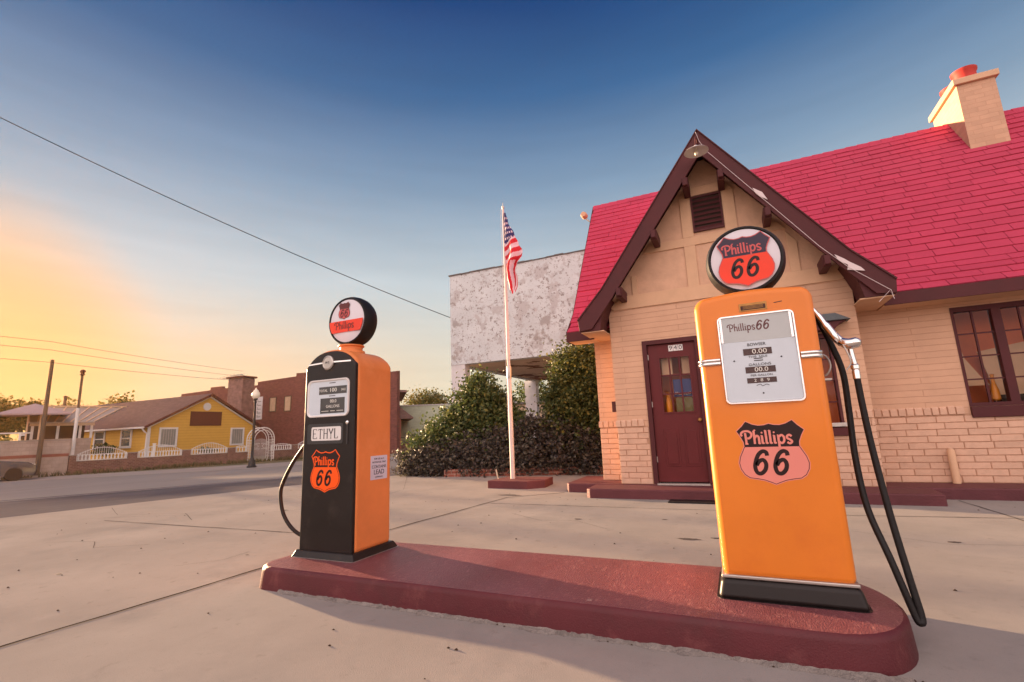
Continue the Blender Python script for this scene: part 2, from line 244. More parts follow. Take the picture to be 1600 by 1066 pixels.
# ---------------------------------------------------------------- builders
def tag(o, label=None, cat=None, group=None, kind=None):
    if label: o['label'] = label
    if cat: o['category'] = cat
    if group: o['group'] = group
    if kind: o['kind'] = kind
    return o
def empty(name, loc, rz, label, cat, group=None):
    o = bpy.data.objects.new(name, None); C.objects.link(o); o.location = loc; o.rotation_euler = (0, 0, rz); o.empty_display_size = 0.2
    return tag(o, label, cat, group)
class MB:
    def __init__(s): s.v = []; s.f = []; s.mi = []
    def add(s, vs_, fs, mi=0):
        k = len(s.v); s.v += [tuple(p) for p in vs_]; s.f += [tuple(i+k for i in f) for f in fs]; s.mi += [mi]*len(fs); return s
    def box(s, x0, x1, y0, y1, z0, z1, mi=0):
        return s.add([(x0, y0, z0), (x1, y0, z0), (x1, y1, z0), (x0, y1, z0), (x0, y0, z1), (x1, y0, z1), (x1, y1, z1), (x0, y1, z1)],
                     [(0, 3, 2, 1), (4, 5, 6, 7), (0, 1, 5, 4), (1, 2, 6, 5), (2, 3, 7, 6), (3, 0, 4, 7)], mi)
    def poly(s, pts, mi=0): return s.add(pts, [tuple(range(len(pts)))], mi)
    def prism(s, pts, a, b, axis='y', mi=0):
        # 2D outline (u,v) swept between a and b along the axis; y: (x,z)  x: (y,z)  z: (x,y)
        f = {'y': lambda u, v, t: (u, t, v), 'x': lambda u, v, t: (t, u, v), 'z': lambda u, v, t: (u, v, t)}[axis]
        n = len(pts); vv = [f(u, v, a) for u, v in pts]+[f(u, v, b) for u, v in pts]
        return s.add(vv, [tuple(range(n-1, -1, -1)), tuple(range(n, 2*n))]+[(i, (i+1) % n, n+(i+1) % n, n+i) for i in range(n)], mi)
    def sweep8(s, a, b, mi=0):      # box from two quads
        return s.add(list(a)+list(b), [(0, 3, 2, 1), (4, 5, 6, 7), (0, 1, 5, 4), (1, 2, 6, 5), (2, 3, 7, 6), (3, 0, 4, 7)], mi)
    def bar(s, p, q, wdt, h=None, up=(0, 0, 1), mi=0):
        p = Vector(p); q = Vector(q); d = (q-p).normalized(); u = Vector(up)
        if abs(d.dot(u)) > 0.95: u = Vector((0, 1, 0))
        a = d.cross(u).normalized()*wdt/2; b = a.cross(d).normalized()*(h or wdt)/2
        return s.sweep8([p-a-b, p+a-b, p+a+b, p-a+b], [q-a-b, q+a-b, q+a+b, q-a+b], mi)
    def tube(s, pts, r, n=10, mi=0, cap=True):
        pts = [Vector(p) for p in pts]; rs = r if isinstance(r, (list, tuple)) else [r]*len(pts); k0 = len(s.v); ref = None
        for i, p in enumerate(pts):
            d = (pts[min(i+1, len(pts)-1)]-pts[max(i-1, 0)]).normalized()
            if ref is None: ref = d.orthogonal().normalized()
            ref = (ref-d*ref.dot(d)).normalized(); b = d.cross(ref)
            for j in range(n):
                a = 2*math.pi*j/n; s.v.append(tuple(p+(ref*math.cos(a)+b*math.sin(a))*rs[i]))
        m = len(pts)
        for i in range(m-1):
            for j in range(n): s.f.append((k0+i*n+j, k0+i*n+(j+1) % n, k0+(i+1)*n+(j+1) % n, k0+(i+1)*n+j)); s.mi.append(mi)
        if cap: s.f.append(tuple(k0+j for j in range(n-1, -1, -1))); s.f.append(tuple(k0+(m-1)*n+j for j in range(n))); s.mi += [mi, mi]
        return s
    def lathe(s, prof, n=32, axis='z', c=(0, 0, 0), mi=0):       # prof (radius, height)
        k0 = len(s.v)
        for r, h in prof:
            for j in range(n):
                a = 2*math.pi*j/n; x, y = r*math.cos(a), r*math.sin(a)
                p = {'z': (x, y, h), 'y': (x, h, y), 'x': (h, x, y)}[axis]; s.v.append((p[0]+c[0], p[1]+c[1], p[2]+c[2]))
        m = len(prof)
        for i in range(m-1):
            for j in range(n): s.f.append((k0+i*n+j, k0+i*n+(j+1) % n, k0+(i+1)*n+(j+1) % n, k0+(i+1)*n+j)); s.mi.append(mi)
        if prof[0][0] > 1e-5: s.f.append(tuple(k0+j for j in range(n))); s.mi.append(mi)
        if prof[-1][0] > 1e-5: s.f.append(tuple(k0+(m-1)*n+j for j in range(n))); s.mi.append(mi)
        return s
    def build(s, name, mats, parent=None, bevel=0, seg=3, smooth=False, loc=None, angle=40):
        me = bpy.data.meshes.new(name); me.from_pydata(s.v, [], s.f)
        mats = mats if isinstance(mats, (list, tuple)) else [mats]
        for m in mats: me.materials.append(m)
        me.polygons.foreach_set('material_index', s.mi); me.update()
        bm = bmesh.new(); bm.from_mesh(me); bmesh.ops.remove_doubles(bm, verts=bm.verts, dist=1e-6) if bevel or smooth else None
        bmesh.ops.recalc_face_normals(bm, faces=bm.faces); bm.to_mesh(me); bm.free()
        o = bpy.data.objects.new(name, me); C.objects.link(o)
        if parent: o.parent = parent
        if loc: o.location = loc
        if smooth:
            me.polygons.foreach_set('use_smooth', [True]*len(me.polygons))
            me.set_sharp_from_angle(angle=R(angle))
        if bevel:
            b = o.modifiers.new('bevel', 'BEVEL'); b.width = bevel; b.segments = seg; b.limit_method = 'ANGLE'; b.angle_limit = R(35)
            me.polygons.foreach_set('use_smooth', [True]*len(me.polygons)); b.harden_normals = True
        return o
def crom(pts, k=6):
    P = [Vector(p) for p in pts]; P = [2*P[0]-P[1]]+P+[2*P[-1]-P[-2]]; o = []
    for i in range(1, len(P)-2):
        for j in range(k):
            t = j/k; a, b, c, d = P[i-1], P[i], P[i+1], P[i+2]
            o.append(0.5*((2*b)+(c-a)*t+(2*a-5*b+4*c-d)*t*t+(3*b-a-3*c+d)*t**3))
    o.append(P[-2]); return o
# flat drawing on a plane: O origin, U right, V up, W outward (towards the viewer)
class Plane:
    def __init__(s, O, U=(1, 0, 0), V=(0, 0, 1)): s.O = Vector(O); s.U = Vector(U); s.V = Vector(V); s.W = s.U.cross(s.V)
    def p(s, u, v, h=0): return s.O+s.U*u+s.V*v+s.W*h
def plate(mb, pl, pts, h0, h1, mi=0):
    n = len(pts); vv = [pl.p(u, v, h0) for u, v in pts]+[pl.p(u, v, h1) for u, v in pts]
    mb.add(vv, [tuple(range(n-1, -1, -1)), tuple(range(n, 2*n))]+[(i, (i+1) % n, n+(i+1) % n, n+i) for i in range(n)], mi)
def ribbon(mb, pl, pts, wd, h, mi=0, sm=5):
    P = crom([Vector((a, b, 0)) for a, b in pts], sm) if len(pts) > 2 else [Vector((a, b, 0)) for a, b in pts]
    n = len(P); Lf = []; Rt = []
    for i, p in enumerate(P):
        d = P[min(i+1, n-1)]-P[max(i-1, 0)]; d.normalize(); nn = Vector((-d.y, d.x, 0))
        w_ = wd if not callable(wd) else wd(i/(n-1)); Lf.append(p+nn*w_/2); Rt.append(p-nn*w_/2)
    vv = [pl.p(q.x, q.y, h) for q in Lf]+[pl.p(q.x, q.y, h) for q in Rt]
    mb.add(vv, [(i, n+i, n+i+1, i+1) for i in range(n-1)], mi)
def rrect(x0, x1, y0, y1, r, n=5):
    o = []
    for cx, cy, a0 in ((x1-r, y1-r, 0), (x0+r, y1-r, 90), (x0+r, y0+r, 180), (x1-r, y0+r, 270)):
        for k in range(n+1): a = R(a0+90*k/n); o.append((cx+r*math.cos(a), cy+r*math.sin(a)))
    return o
LET = {
 'P': [[(-.28, .98), (-.42, 1.12), (-.34, 1.38), (-.05, 1.55), (.4, 1.55), (.72, 1.3), (.72, .98), (.5, .72), (.25, .68)], [(.05, 1.35), (.10, .7), (.12, 0)], [(-.02, .02), (.32, .02)]],
 'h': [[(.02, 1.6), (.04, .8), (.05, 0)], [(.02, 1.55), (.2, 1.7)], [(.1, .72), (.3, .98), (.5, .85), (.54, .4), (.54, 0)], [(.5, .03), (.7, .08)]],
 'i': [[(.02, 1.0), (.04, .5), (.05, .02)], [(-.1, .93), (.05, .97)], [(.02, .05), (.25, .1)], [(-.06, 1.32), (.12, 1.36)]],
 'l': [[(.0, 1.62), (.03, .8), (.05, .02)], [(-.12, 1.5), (.03, 1.6)], [(.02, .05), (.25, .1)]],
 'p': [[(.02, 1.02), (.04, .3), (.06, -.55)], [(-.1, .95), (.05, 1.0)], [(.1, .8), (.35, 1.0), (.6, .78), (.6, .3), (.36, .04), (.12, .2)], [(-.08, -.53), (.22, -.53)]],
 's': [[(.5, .82), (.28, 1.0), (.03, .85), (.06, .6), (.35, .42), (.5, .2), (.28, 0), (.0, .15)]],
 '6': [[(.74, 1.28), (.66, 1.52), (.42, 1.6), (.16, 1.36), (.02, .9), (.0, .45), (.16, .08), (.44, .02), (.68, .3), (.7, .7), (.5, .98), (.24, .88), (.08, .6)]],
}
ADV = {'P': 1.0, 'h': .86, 'i': .44, 'l': .44, 'p': .92, 's': .7, '6': 1.12}
def lettering(mb, pl, text, u, v, s, wd, h, mi=0, shear=0.0, track=1.0):
    k = 0
    for ch in text:
        if ch == ' ': u += .5*s; continue
        for st in LET[ch]:
            pts = [(u+(a+shear*b)*s, v+b*s) for a, b in st]
            ribbon(mb, pl, pts, wd*s if len(st) > 2 else wd*s*.75, h+k*0.00006, mi); k += 1
        u += ADV[ch]*s*track
    return u
def shield(w, h, inset=0.0):
    half = [(0, .955), (.14, .935), (.30, .93), (.46, .95), (.66, 1.0), (.80, .92), (.97, .84), (.88, .755), (.80, .66), (.79, .60), (.86, .53), (.95, .44), (1.0, .34), (.97, .24), (.87, .15), (.72, .095), (.50, .08), (.30, .06), (.12, .025), (0, 0)]
    P = half+[(-a, b) for a, b in half[-2:0:-1]]
    c = (0, .5); q = []
    n = len(P)
    pts = [Vector((a*w/2, b*h)) for a, b in P]
    for i in range(n):
        d = (pts[(i+1) % n]-pts[i-1]).normalized(); nn = Vector((-d.y, d.x)); q.append(pts[i]+nn*inset)
    return [(p.x, p.y) for p in q]
def clip(pts, vmin=None, vmax=None):
    def cut(P, f, inter):
        o = []
        for i in range(len(P)):
            a, b = P[i-1], P[i]
            if f(b):
                if not f(a): o.append(inter(a, b))
                o.append(b)
            elif f(a): o.append(inter(a, b))
        return o
    def it(y): return lambda a, b: (a[0]+(b[0]-a[0])*(y-a[1])/(b[1]-a[1]), y)
    if vmin is not None: pts = cut(pts, lambda p: p[1] >= vmin, it(vmin))
    if vmax is not None: pts = cut(pts, lambda p: p[1] <= vmax, it(vmax))
    return pts
def text(name, s, size, pl, u, v, m, parent, align='CENTER', h=0.0015, sx=1.0, thick=0.0006):
    c = bpy.data.curves.new(name, 'FONT'); c.body = s; c.size = size; c.align_x = align; c.align_y = 'CENTER'; c.extrude = thick; c.resolution_u = 3
    t = bpy.data.objects.new('tmp', c); me = bpy.data.meshes.new_from_object(t); bpy.data.objects.remove(t); me.name = name
    mtx = Matrix((pl.U*sx, pl.V, pl.W)).transposed().to_4x4(); mtx.translation = pl.p(u, v, h)
    me.transform(mtx); me.materials.clear(); me.materials.append(m)
    o = bpy.data.objects.new(name, me); C.objects.link(o); o.parent = parent; return o
def copy_tree(o, parent=None):
    c = o.copy(); C.objects.link(c)
    if parent: c.parent = parent
    for ch in list(o.children): copy_tree(ch, c)
    return c
def leaves(blobs, n, size, seed, clump=26, spread=0.22, flat=0.6, droop=0.0):
    """leaf-sized quads gathered in clumps over the shells of ellipsoids (cx,cy,cz,rx,ry,rz)"""
    rnd = random.Random(seed); v = []; f = []
    wts = [b[3]*b[5]+b[4]*b[5] for b in blobs]; tot = sum(wts)
    for b, wt in zip(blobs, wts):
        m = max(1, int(n*wt/tot/clump))
        for _ in range(m):
            while True:
                d = Vector((rnd.gauss(0, 1), rnd.gauss(0, 1), rnd.gauss(0, 1)))
                if d.length > 0.1: break
            d.normalize(); rr = rnd.random()**0.33*1.0; rr *= 1+0.17*rnd.gauss(0, 1)
            cc = Vector((b[0]+d.x*b[3]*rr, b[1]+d.y*b[4]*rr, b[2]+d.z*b[5]*rr))
            sp = spread*(0.6+0.8*rnd.random())
            for _ in range(clump):
                p = cc+Vector((rnd.gauss(0, sp), rnd.gauss(0, sp), rnd.gauss(0, sp*flat)))
                if p.z < 0.02 and size < 0.2: p.z = 0.02+rnd.random()*0.1
                a = Vector((rnd.gauss(0, 1), rnd.gauss(0, 1), rnd.gauss(0, 0.8)-droop)).normalized()
                q = a.cross(Vector((rnd.gauss(0, 1), rnd.gauss(0, 1), rnd.gauss(0, 1)))).normalized()
                L_ = size*(0.6+0.8*rnd.random()); W_ = L_*0.34; k = len(v)
                up = a.cross(q)*L_*0.12
                v += [tuple(p-a*L_/2), tuple(p+q*W_+up), tuple(p+a*L_/2), tuple(p-q*W_+up)]; f.append((k, k+1, k+2)); f.append((k, k+2, k+3))
    mb = MB(); mb.v = v; mb.f = f; mb.mi = [0]*len(f); return mb
def raw_build(mb, name, m, parent=None):
    me = bpy.data.meshes.new(name); me.from_pydata(mb.v, [], mb.f); me.materials.append(m); me.update()
    o = bpy.data.objects.new(name, me); C.objects.link(o)
    if parent: o.parent = parent
    return o

# ---------------------------------------------------------------- ground, apron, road
A0 = Vector((-11.17, 3.90)); rd = Vector((0.27333, 0.96192)); rn = Vector((-0.96192, 0.27333))
def ts(t, s): p = A0+rd*t+rn*s; return p.x, p.y
def s_of(x, y): return (Vector((x, y))-A0).dot(rn)
def zg(x, y): return -0.03*min(max(s_of(x, y), 0), 15)
def struct(o): o['kind'] = 'structure'; return o
def strip(name, polys, m, dz, thick=0.0):
    """polys: list of convex xy outlines, cut at the slope breaks s=0 and s=15"""
    mb = MB()
    def cutl(P, s0, keep):
        o = []
        for i in range(len(P)):
            a, b = P[i-1], P[i]; sa, sb = s_of(*a)-s0, s_of(*b)-s0
            ka, kb = sa*keep >= 0, sb*keep >= 0
            if ka != kb: t = sa/(sa-sb); o.append((a[0]+(b[0]-a[0])*t, a[1]+(b[1]-a[1])*t))
            if kb: o.append(b)
        return o
    for P in polys:
        for Q in (cutl(P, 0, -1), cutl(cutl(P, 0, 1), 15, -1), cutl(P, 15, 1)):
            if len(Q) > 2: mb.poly([(x, y, zg(x, y)+dz) for x, y in Q])
    o = mb.build(name, m)
    return struct(o)
strip('ground', [[ts(-900, -900), ts(900, -900), ts(900, 900), ts(-900, 900)]], M['dirt'], 0.0)
E0 = (-14.6, -8.0); E1 = (-11.17, 3.90); E2 = (-9.95, 8.19); E3 = (-8.6, 10.95)
strip('apron', [[(-40+25.4, -8.0-0.0), (30, -8), (30, 30), (-8.3, 30), E3, E2, E1][0:7]], M['concrete'], 0.012)
strip('apron', [[(-17.5, -18), (30, -18), (30, -8.002), (-14.602, -8.002)]], M['concrete'], 0.012)
# asphalt lane, pale concrete lane, far pavement
a0, a1, a2 = (-17.87, 6.19), (-13.51, 11.25), (-11.94, 14.93)
strip('road', [[E1, E2, a1, a0], [E2, E3, a2, a1], [E3, (-8.3, 30), (-11, 30), a2], [E0, E1, a0, (-26, -8)], [(-8.3, 30), (-2, 60), (-9, 60), (-11, 30)]], M['asphalt'], 0.008)
c0, c1 = (-32.26, 11.08), (-24.66, 18.48)
strip('road', [[a0, a1, c1, c0], [a1, a2, (-11, 30), (-18.5, 30), c1], [(-26, -8), a0, c0, (-50, -8)], [(-11, 30), (-9, 60), (-16, 60), (-18.5, 30)]], M['lane'], 0.008)
strip('pavement', [[c0, c1, (-28.2, 22.6), (-34.9, 13.2)], [c1, (-18.5, 30), (-24.5, 33.5), (-28.2, 22.6)], [(-50, -8), c0, (-34.9, 13.2), (-60, -8)]], M['walk'], 0.016)
mb = MB()
def groundbar(mb, p, q, wd, dz, n=1):
    p = Vector(p); q = Vector(q); d = (q-p); nn = Vector((-d.y, d.x)).normalized()*wd/2
    for i in range(n):
        a = p+d*i/n; b = p+d*(i+1)/n; mb.poly([(c.x, c.y, zg(c.x, c.y)+dz) for c in (a-nn, a+nn, b+nn, b-nn)])
groundbar(mb, (-17.2, 5.9), (-13.2, 10.9), 0.11, 0.014, 3); groundbar(mb, (-13.2, 10.9), (-11.7, 14.7), 0.11, 0.014, 2)
struct(mb.build('road_marking', M['line']))
mb = MB()
rnd = random.Random(5)
def joint(pts, wd):
    P = []
    for a, b in zip(pts[:-1], pts[1:]):
        a = Vector(a); b = Vector(b); n = max(2, int((b-a).length/0.25))
        for i in range(n): P.append(a+(b-a)*i/n+Vector((rnd.gauss(0, 1), rnd.gauss(0, 1)))*0.0035)
    P.append(Vector(pts[-1])); n = len(P); vv = []
    for i, p in enumerate(P):
        d = (P[min(i+1, n-1)]-P[max(i-1, 0)]).normalized(); q = Vector((-d.y, d.x))*wd*(0.35+0.4*rnd.random())
        vv += [(p.x+q.x, p.y+q.y, zg(p.x, p.y)+0.0162), (p.x-q.x, p.y-q.y, zg(p.x, p.y)+0.0162)]
    mb.add(vv, [(2*i, 2*i+1, 2*i+3, 2*i+2) for i in range(n-1)])
joint([(-3.95, -8), (-3.95, 1.47), (-3.87, 4.72), (-3.62, 7.5), (-2.85, 8.2)], 0.018)
joint([(-8.77, 4.22), (-6.5, 4.28), (-3.9, 4.36)], 0.012)
joint([(-3.6, 6.85), (0.2, 6.85), (1.06, 6.80), (2.6, 6.96), (9, 7.0)], 0.013)
joint([(2.46, 8.2), (2.53, 6.95)], 0.010)
joint([(2.53, 6.95), (2.6, -6)], 0.012)
joint([(-8.1, 10.7), (-6.3, 8.2), (-5.6, 5.3)], 0.004)
joint([(-10.4, 5.1), (-9.2, 4.6), (-8.1, 5.0), (-7.3, 4.6)], 0.005)
joint([(-9.4, 4.2), (-8.2, 4.8), (-7.0, 5.1), (-6.2, 5.9)], 0.004)
joint([(-4.8, 2.9), (-4.55, 3.2), (-4.6, 3.5)], 0.004)
joint([(-9.6, 6.8), (-7.8, 6.9), (-6.9, 7.4)], 0.004)
for pts in ([(-7.6, 3.1), (-7.0, 3.3), (-6.6, 3.1), (-6.1, 3.4)], [(.9, 5.9), (1.5, 5.5), (2.1, 5.6), (2.9, 5.2)], [(-2.9, 6.1), (-2.3, 5.7), (-1.9, 5.8), (-1.4, 5.4)], [(-5.6, 1.2), (-5.2, 1.5), (-4.9, 1.4)]): joint(pts, .0035)
struct(mb.build('pavement_joint', M['joint']))
rnd = random.Random(77); mb = MB()
def stain(cx, cy, rx, ry):
    n = 22; P = []
    for k in range(n):
        a = 2*math.pi*k/n; q = 1+rnd.uniform(-.28, .28); P.append((cx+rx*q*math.cos(a), cy+ry*q*math.sin(a), .0158))
    mb.add([(cx, cy, .0158)]+P, [(0, 1+k, 1+(k+1) % n) for k in range(n)])
for a in ((-.55, 5.15, .10, .035), (-.30, 5.25, .05, .02), (-3.7, 7.75, .20, .06), (-1.9, 5.9, .04, .03), (1.6, 5.6, .05, .025), (-5.6, 2.4, .018, .02), (-4.5, 3.4, .014, .014), (-1.25, 1.62, .02, .012), (2.0, 4.6, .05, .03), (-6.6, 5.6, .05, .03), (-.9, 6.1, .03, .02)): stain(*a)
struct(mb.build('oil_stain', M['stain']))
# small litter on the concrete
rnd = random.Random(9); mb = MB()
for _ in range(170):
    x = rnd.uniform(-9, 4); y = rnd.uniform(0.9, 8)
    if -3.6 < x < .8 and 2.6 < y < 3.8: continue
    r = rnd.uniform(0.004, 0.011); a = rnd.uniform(0, 3); z = zg(x, y)+0.014
    mb.add([(x-r, y-r*.6, z), (x+r, y-r*.8, z), (x+r*.7, y+r, z), (x-r*.8, y+r*.7, z), (x, y, z+r*.9)], [(0, 1, 4), (1, 2, 4), (2, 3, 4), (3, 0, 4)])
for _ in range(420):    # grit gathered along the island's foot
    x = rnd.uniform(-2.4, .6); y = 2.735-abs(rnd.gauss(0, .022)); r = rnd.uniform(.003, .008)
    mb.add([(x-r, y-r*.6, .014), (x+r, y-r*.8, .014), (x+r*.7, y+r, .014), (x-r*.8, y+r*.7, .014), (x, y, .014+r)], [(0, 1, 4), (1, 2, 4), (2, 3, 4), (3, 0, 4)])
o = mb.build('grit', M['soil']); tag(o, kind='stuff', label='small dark grit and leaf bits scattered on the concrete', cat='grit')

# ---------------------------------------------------------------- pump island
isl = empty('pump_island', (0, 0, 0), 0, 'long low dark red concrete island with rounded ends carrying the two fuel pumps', 'pump island')
def island_outline(inset=0.0):
    o = []
    x0, x1, y0, y1 = -3.5+inset, .66-inset, 2.70+inset, 3.68-inset
    r = 0.16
    for cx, cy, a0 in ((x0+r, y1-r, 90), (x0+r, y0+r, 180)):
        for k in range(9): a = R(a0+90*k/8); o.append((cx+r*math.cos(a), cy+r*math.sin(a)))
    cy = (y0+y1)/2; ry = (y1-y0)/2; rx = 0.40
    for k in range(21): a = R(-90+180*k/20); ca = math.cos(a); o.append((x1-rx+rx*abs(ca)**0.8, cy+ry*math.sin(a)))
    return o
mb = MB(); a = island_outline(-0.012); b = island_outline(0.0)
n = len(a); mb.add([(x, y, -0.02) for x, y in a]+[(x, y, .135) for x, y in b]+[(x, y, .158) for x, y in island_outline(.006)]+[(x, y, .169) for x, y in island_outline(.022)],
       [(k*n+i, k*n+(i+1) % n, (k+1)*n+(i+1) % n, (k+1)*n+i) for k in range(3) for i in range(n)])
mb.build('kerb_side', M['kerb'], isl, smooth=True, angle=60)
mb = MB(); c = island_outline(.022); d = island_outline(.06)
mb.add([(x, y, .169) for x, y in c]+[(x, y, .172) for x, y in d], [(i, (i+1) % n, n+(i+1) % n, n+i) for i in range(n)]+[tuple(range(n, 2*n))])
mb.build('deck', M['kerb_top'], isl, smooth=True, angle=60)

rnd = random.Random(14); mb = MB(); N_ = 130; vv = []
for i in range(N_+1):
    x = -3.2+3.75*i/N_; wv = max(.004, .018+.016*math.sin(i*.37)*math.sin(i*.11)+rnd.uniform(-.009, .012)); vv += [(x, 2.700, .034+rnd.uniform(-.004, .005)), (x, 2.687-wv, .0125)]
mb.add(vv, [(2*i, 2*i+1, 2*i+3, 2*i+2) for i in range(N_)]); mb.build('mortar_skirt', M['rough_mortar'], isl)

# ---------------------------------------------------------------- fuel pumps
def globe(parent, c, rim_m, face):
    g = MB(); r = 0.218; t = 0.078
    g.lathe([(0.0, -t+.01), (.196, -t+.006), (.203, -t-.004), (.213, -t-.002), (.226, -t+.03), (.231, -.0), (.226, t-.03), (.213, t+.002), (.203, t+.004), (.196, t-.006), (0.0, t-.01)], 56, 'y', c)
    rim = g.build('globe_rim', rim_m, parent, smooth=True, angle=35)
    g = MB(); g.lathe([(.196, -t+.004), (.15, -t-.004), (.08, -t-.009), (0.0, -t-.011)], 56, 'y', c)
    ln = g.build('globe_lens', M['lens'], parent, smooth=True)
    pl = Plane((c[0], c[1]-t-.0125, c[2]))
    if face == 'shield':
        w_, h_ = .318, .340; v0 = -.180
        q = MB(); P = shield(w_, h_); P = [(a, b+v0) for a, b in P]; plate(q, pl, P, 0, .001, 0)
        q.build('shield_border', M['rosy'], ln)
        P = [(a, b+v0) for a, b in shield(w_, h_, -.006)]
        q = MB(); plate(q, pl, clip(P, vmax=v0+h_*.585), .001, .002, 0); q.build('shield_lower', M['redband'], ln)
        q = MB(); plate(q, pl, clip(P, vmin=v0+h_*.585+.0005), .001, .002, 0); q.build('shield_upper', M['navy'], ln)
        q = MB(); lettering(q, pl, 'Phillips', -.108, v0+h_*.635, .0408, .23, .0026, 0, .02, .98); q.build('script_lettering', M['rosy'], ln)
        q = MB(); lettering(q, pl, '66', -.083, v0+h_*.185, .070, .27, .0026, 0, .16, 1.12); q.build('number_sixty_six', M['decal_black'], ln)
    else:
        q = MB()
        y0, y1 = -.105, .0
        Rr = .193; a0, a1 = math.asin(y0/Rr), math.asin(y1/Rr)
        P = [(Rr*math.cos(a0+(a1-a0)*k/8), Rr*math.sin(a0+(a1-a0)*k/8)) for k in range(9)]; P += [(-x, y) for x, y in P[::-1]]
        plate(q, pl, P, -.004, .001); q.build('red_banner', M['redband'], ln)
        P = [(a-.022, b+.012) for a, b in shield(.135, .160)]; q = MB(); plate(q, pl, P, 0, .001); q.build('shield_border', M['maroon_ink'], ln)
        P = [(a-.022, b+.012) for a, b in shield(.135, .160, -.004)]; q = MB(); plate(q, pl, P, .001, .002); q.build('shield_face', M['rosy'], ln)
        q = MB(); plate(q, pl, clip(P, vmin=.108), .002, .003); q.build('shield_upper', M['maroon_ink'], ln)
        q = MB(); lettering(q, pl, '66', -.062, .036, .040, .25, .0032, 0, .16, 1.05); q.build('number_sixty_six', M['maroon_ink'], ln)
        q = MB(); lettering(q, pl, 'Phillips', -.115, -.075, .041, .2, .002, 0, .02, 1.0); q.build('script_lettering', M['maroon_ink'], ln)
    return rim
def pump_decal(parent, pl, w_, h_, face_m, border_m, split=.585, edge=.0045):
    q = MB(); plate(q, pl, shield(w_, h_), 0, .0008); d = q.build('shield_decal', border_m, parent)
    q = MB(); plate(q, pl, shield(w_, h_, -edge), .0008, .0012); q.build('outline', M['decal_black'], d)
    P = shield(w_, h_, -edge-.0034)
    q = MB(); plate(q, pl, clip(P, vmax=h_*split), .0012, .0017); q.build('lower_field', face_m, d)
    s = w_/.350
    q = MB(); lettering(q, pl, 'Phillips', -.127*s, h_*(split+.048), .0455*s, .25, .0026, 0, .02, 1.0); q.build('script_lettering', face_m, d)
    q = MB(); lettering(q, pl, '66', -.098*s, h_*.175, .075*s, .275, .0026, 0, .16, 1.18); q.build('number_sixty_six', M['decal_black'], d)
    return d

# --- right pump: plain orange
rp = empty('fuel_pump', (0.15, 3.3, 0.17), 0, 'all orange vintage fuel pump with large glass dial and chrome side bands, nearest the camera', 'fuel pump', 'vintage fuel pumps on the red island')
inv = Matrix.Translation((-0.15, -3.3, -0.17))
def fix(root):
    for ch in root.children: ch.matrix_parent_inverse = root_inv[root.name]
root_inv = {}
def finish(root):
    bpy.context.view_layer.update()
    mi_ = root.matrix_world.inverted()
    for ch in root.children: ch.matrix_parent_inverse = mi_
x0, x1, y0, y1 = -.165, .465, 3.06, 3.52
mb = MB(); out_ = [(x0, .27), (x1, .27), (x1, 1.80)]
out_ += [(x1-.075+.075*math.cos(R(a)), 1.795+.075*math.sin(R(a))) for a in range(15, 90, 15)]
out_ += [(x1-.075-(x1-x0-.15)*k/6, 1.87+.018*math.sin(math.pi*k/6)) for k in range(7)]
out_ += [(x0+.075+.075*math.cos(R(a)), 1.795+.075*math.sin(R(a))) for a in range(105, 180, 15)]
out_ += [(x0, 1.80)]
mb.prism(out_, y0, y1); mb.build('body', M['orange'], rp, bevel=.045, seg=6)
mb = MB(); mb.add([(x0-.035, y0-.035, .165), (x1+.035, y0-.035, .165), (x1+.035, y1+.035, .165), (x0-.035, y1+.035, .165), (x0-.01, y0-.012, .275), (x1+.01, y0-.012, .275), (x1+.01, y1+.012, .275), (x0-.01, y1+.012, .275)],
   [(0, 3, 2, 1), (4, 5, 6, 7), (0, 1, 5, 4), (1, 2, 6, 5), (2, 3, 7, 6), (3, 0, 4, 7)]); mb.build('plinth', M['black'], rp, bevel=.03, seg=4)
mb = MB(); mb.box(x0-.006, x1+.006, y0-.008, y1+.008, .272, .290); mb.build('plinth_trim', M['dullmetal'], rp, bevel=.006)
mb = MB(); mb.prism(rrect(x0-.042, x1+.042, y0-.042, y1+.042, .05), .160, .174, 'z'); mb.build('grout', M['rubber'], rp)
# dial opening
dx0, dx1, dz0, dz1 = -.045, .36, 1.215, 1.735
fr = MB(); outer = rrect(dx0-.004, dx1+.004, dz0-.004, dz1+.004, .03); inner = rrect(dx0+.016, dx1-.016, dz0+.016, dz1-.016, .018)
n = len(outer); yy = y0-.014
fr.add([(u, y0+.004, v) for u, v in outer]+[(u, yy, v) for u, v in rrect(dx0+.003, dx1-.003, dz0+.003, dz1-.003, .027)]+[(u, yy, v) for u, v in rrect(dx0+.010, dx1-.010, dz0+.010, dz1-.010, .022)]+[(u, y0-.003, v) for u, v in inner],
       [(k*n+i, k*n+(i+1) % n, (k+1)*n+(i+1) % n, (k+1)*n+i) for k in range(3) for i in range(n)])
df = fr.build('dial_frame', M['chrome'], rp, smooth=True, angle=50)
mb = MB(); mb.box(dx0+.012, dx1-.012, y0-.006, y0-.002, dz0+.012, dz1-.012); dl = mb.build('dial_face', M['dial'], rp)
pl = Plane((0, y0-.0062, 0))
q = MB(); plate(q, pl, [(dx0+.012, 1.575), (dx1-.012, 1.575), (dx1-.012, dz1-.012), (dx0+.012, dz1-.012)], 0, .0008); q.build('dial_header', M['dial_shade'], dl)
for u in (dx0+.014, dx1-.028):
    q = MB(); plate(q, pl, [(u, 1.575), (u+.012, 1.575), (u+.012, dz1-.014), (u, dz1-.014)], .001, .005); q.build('side_clip', M['chrome'], dl)
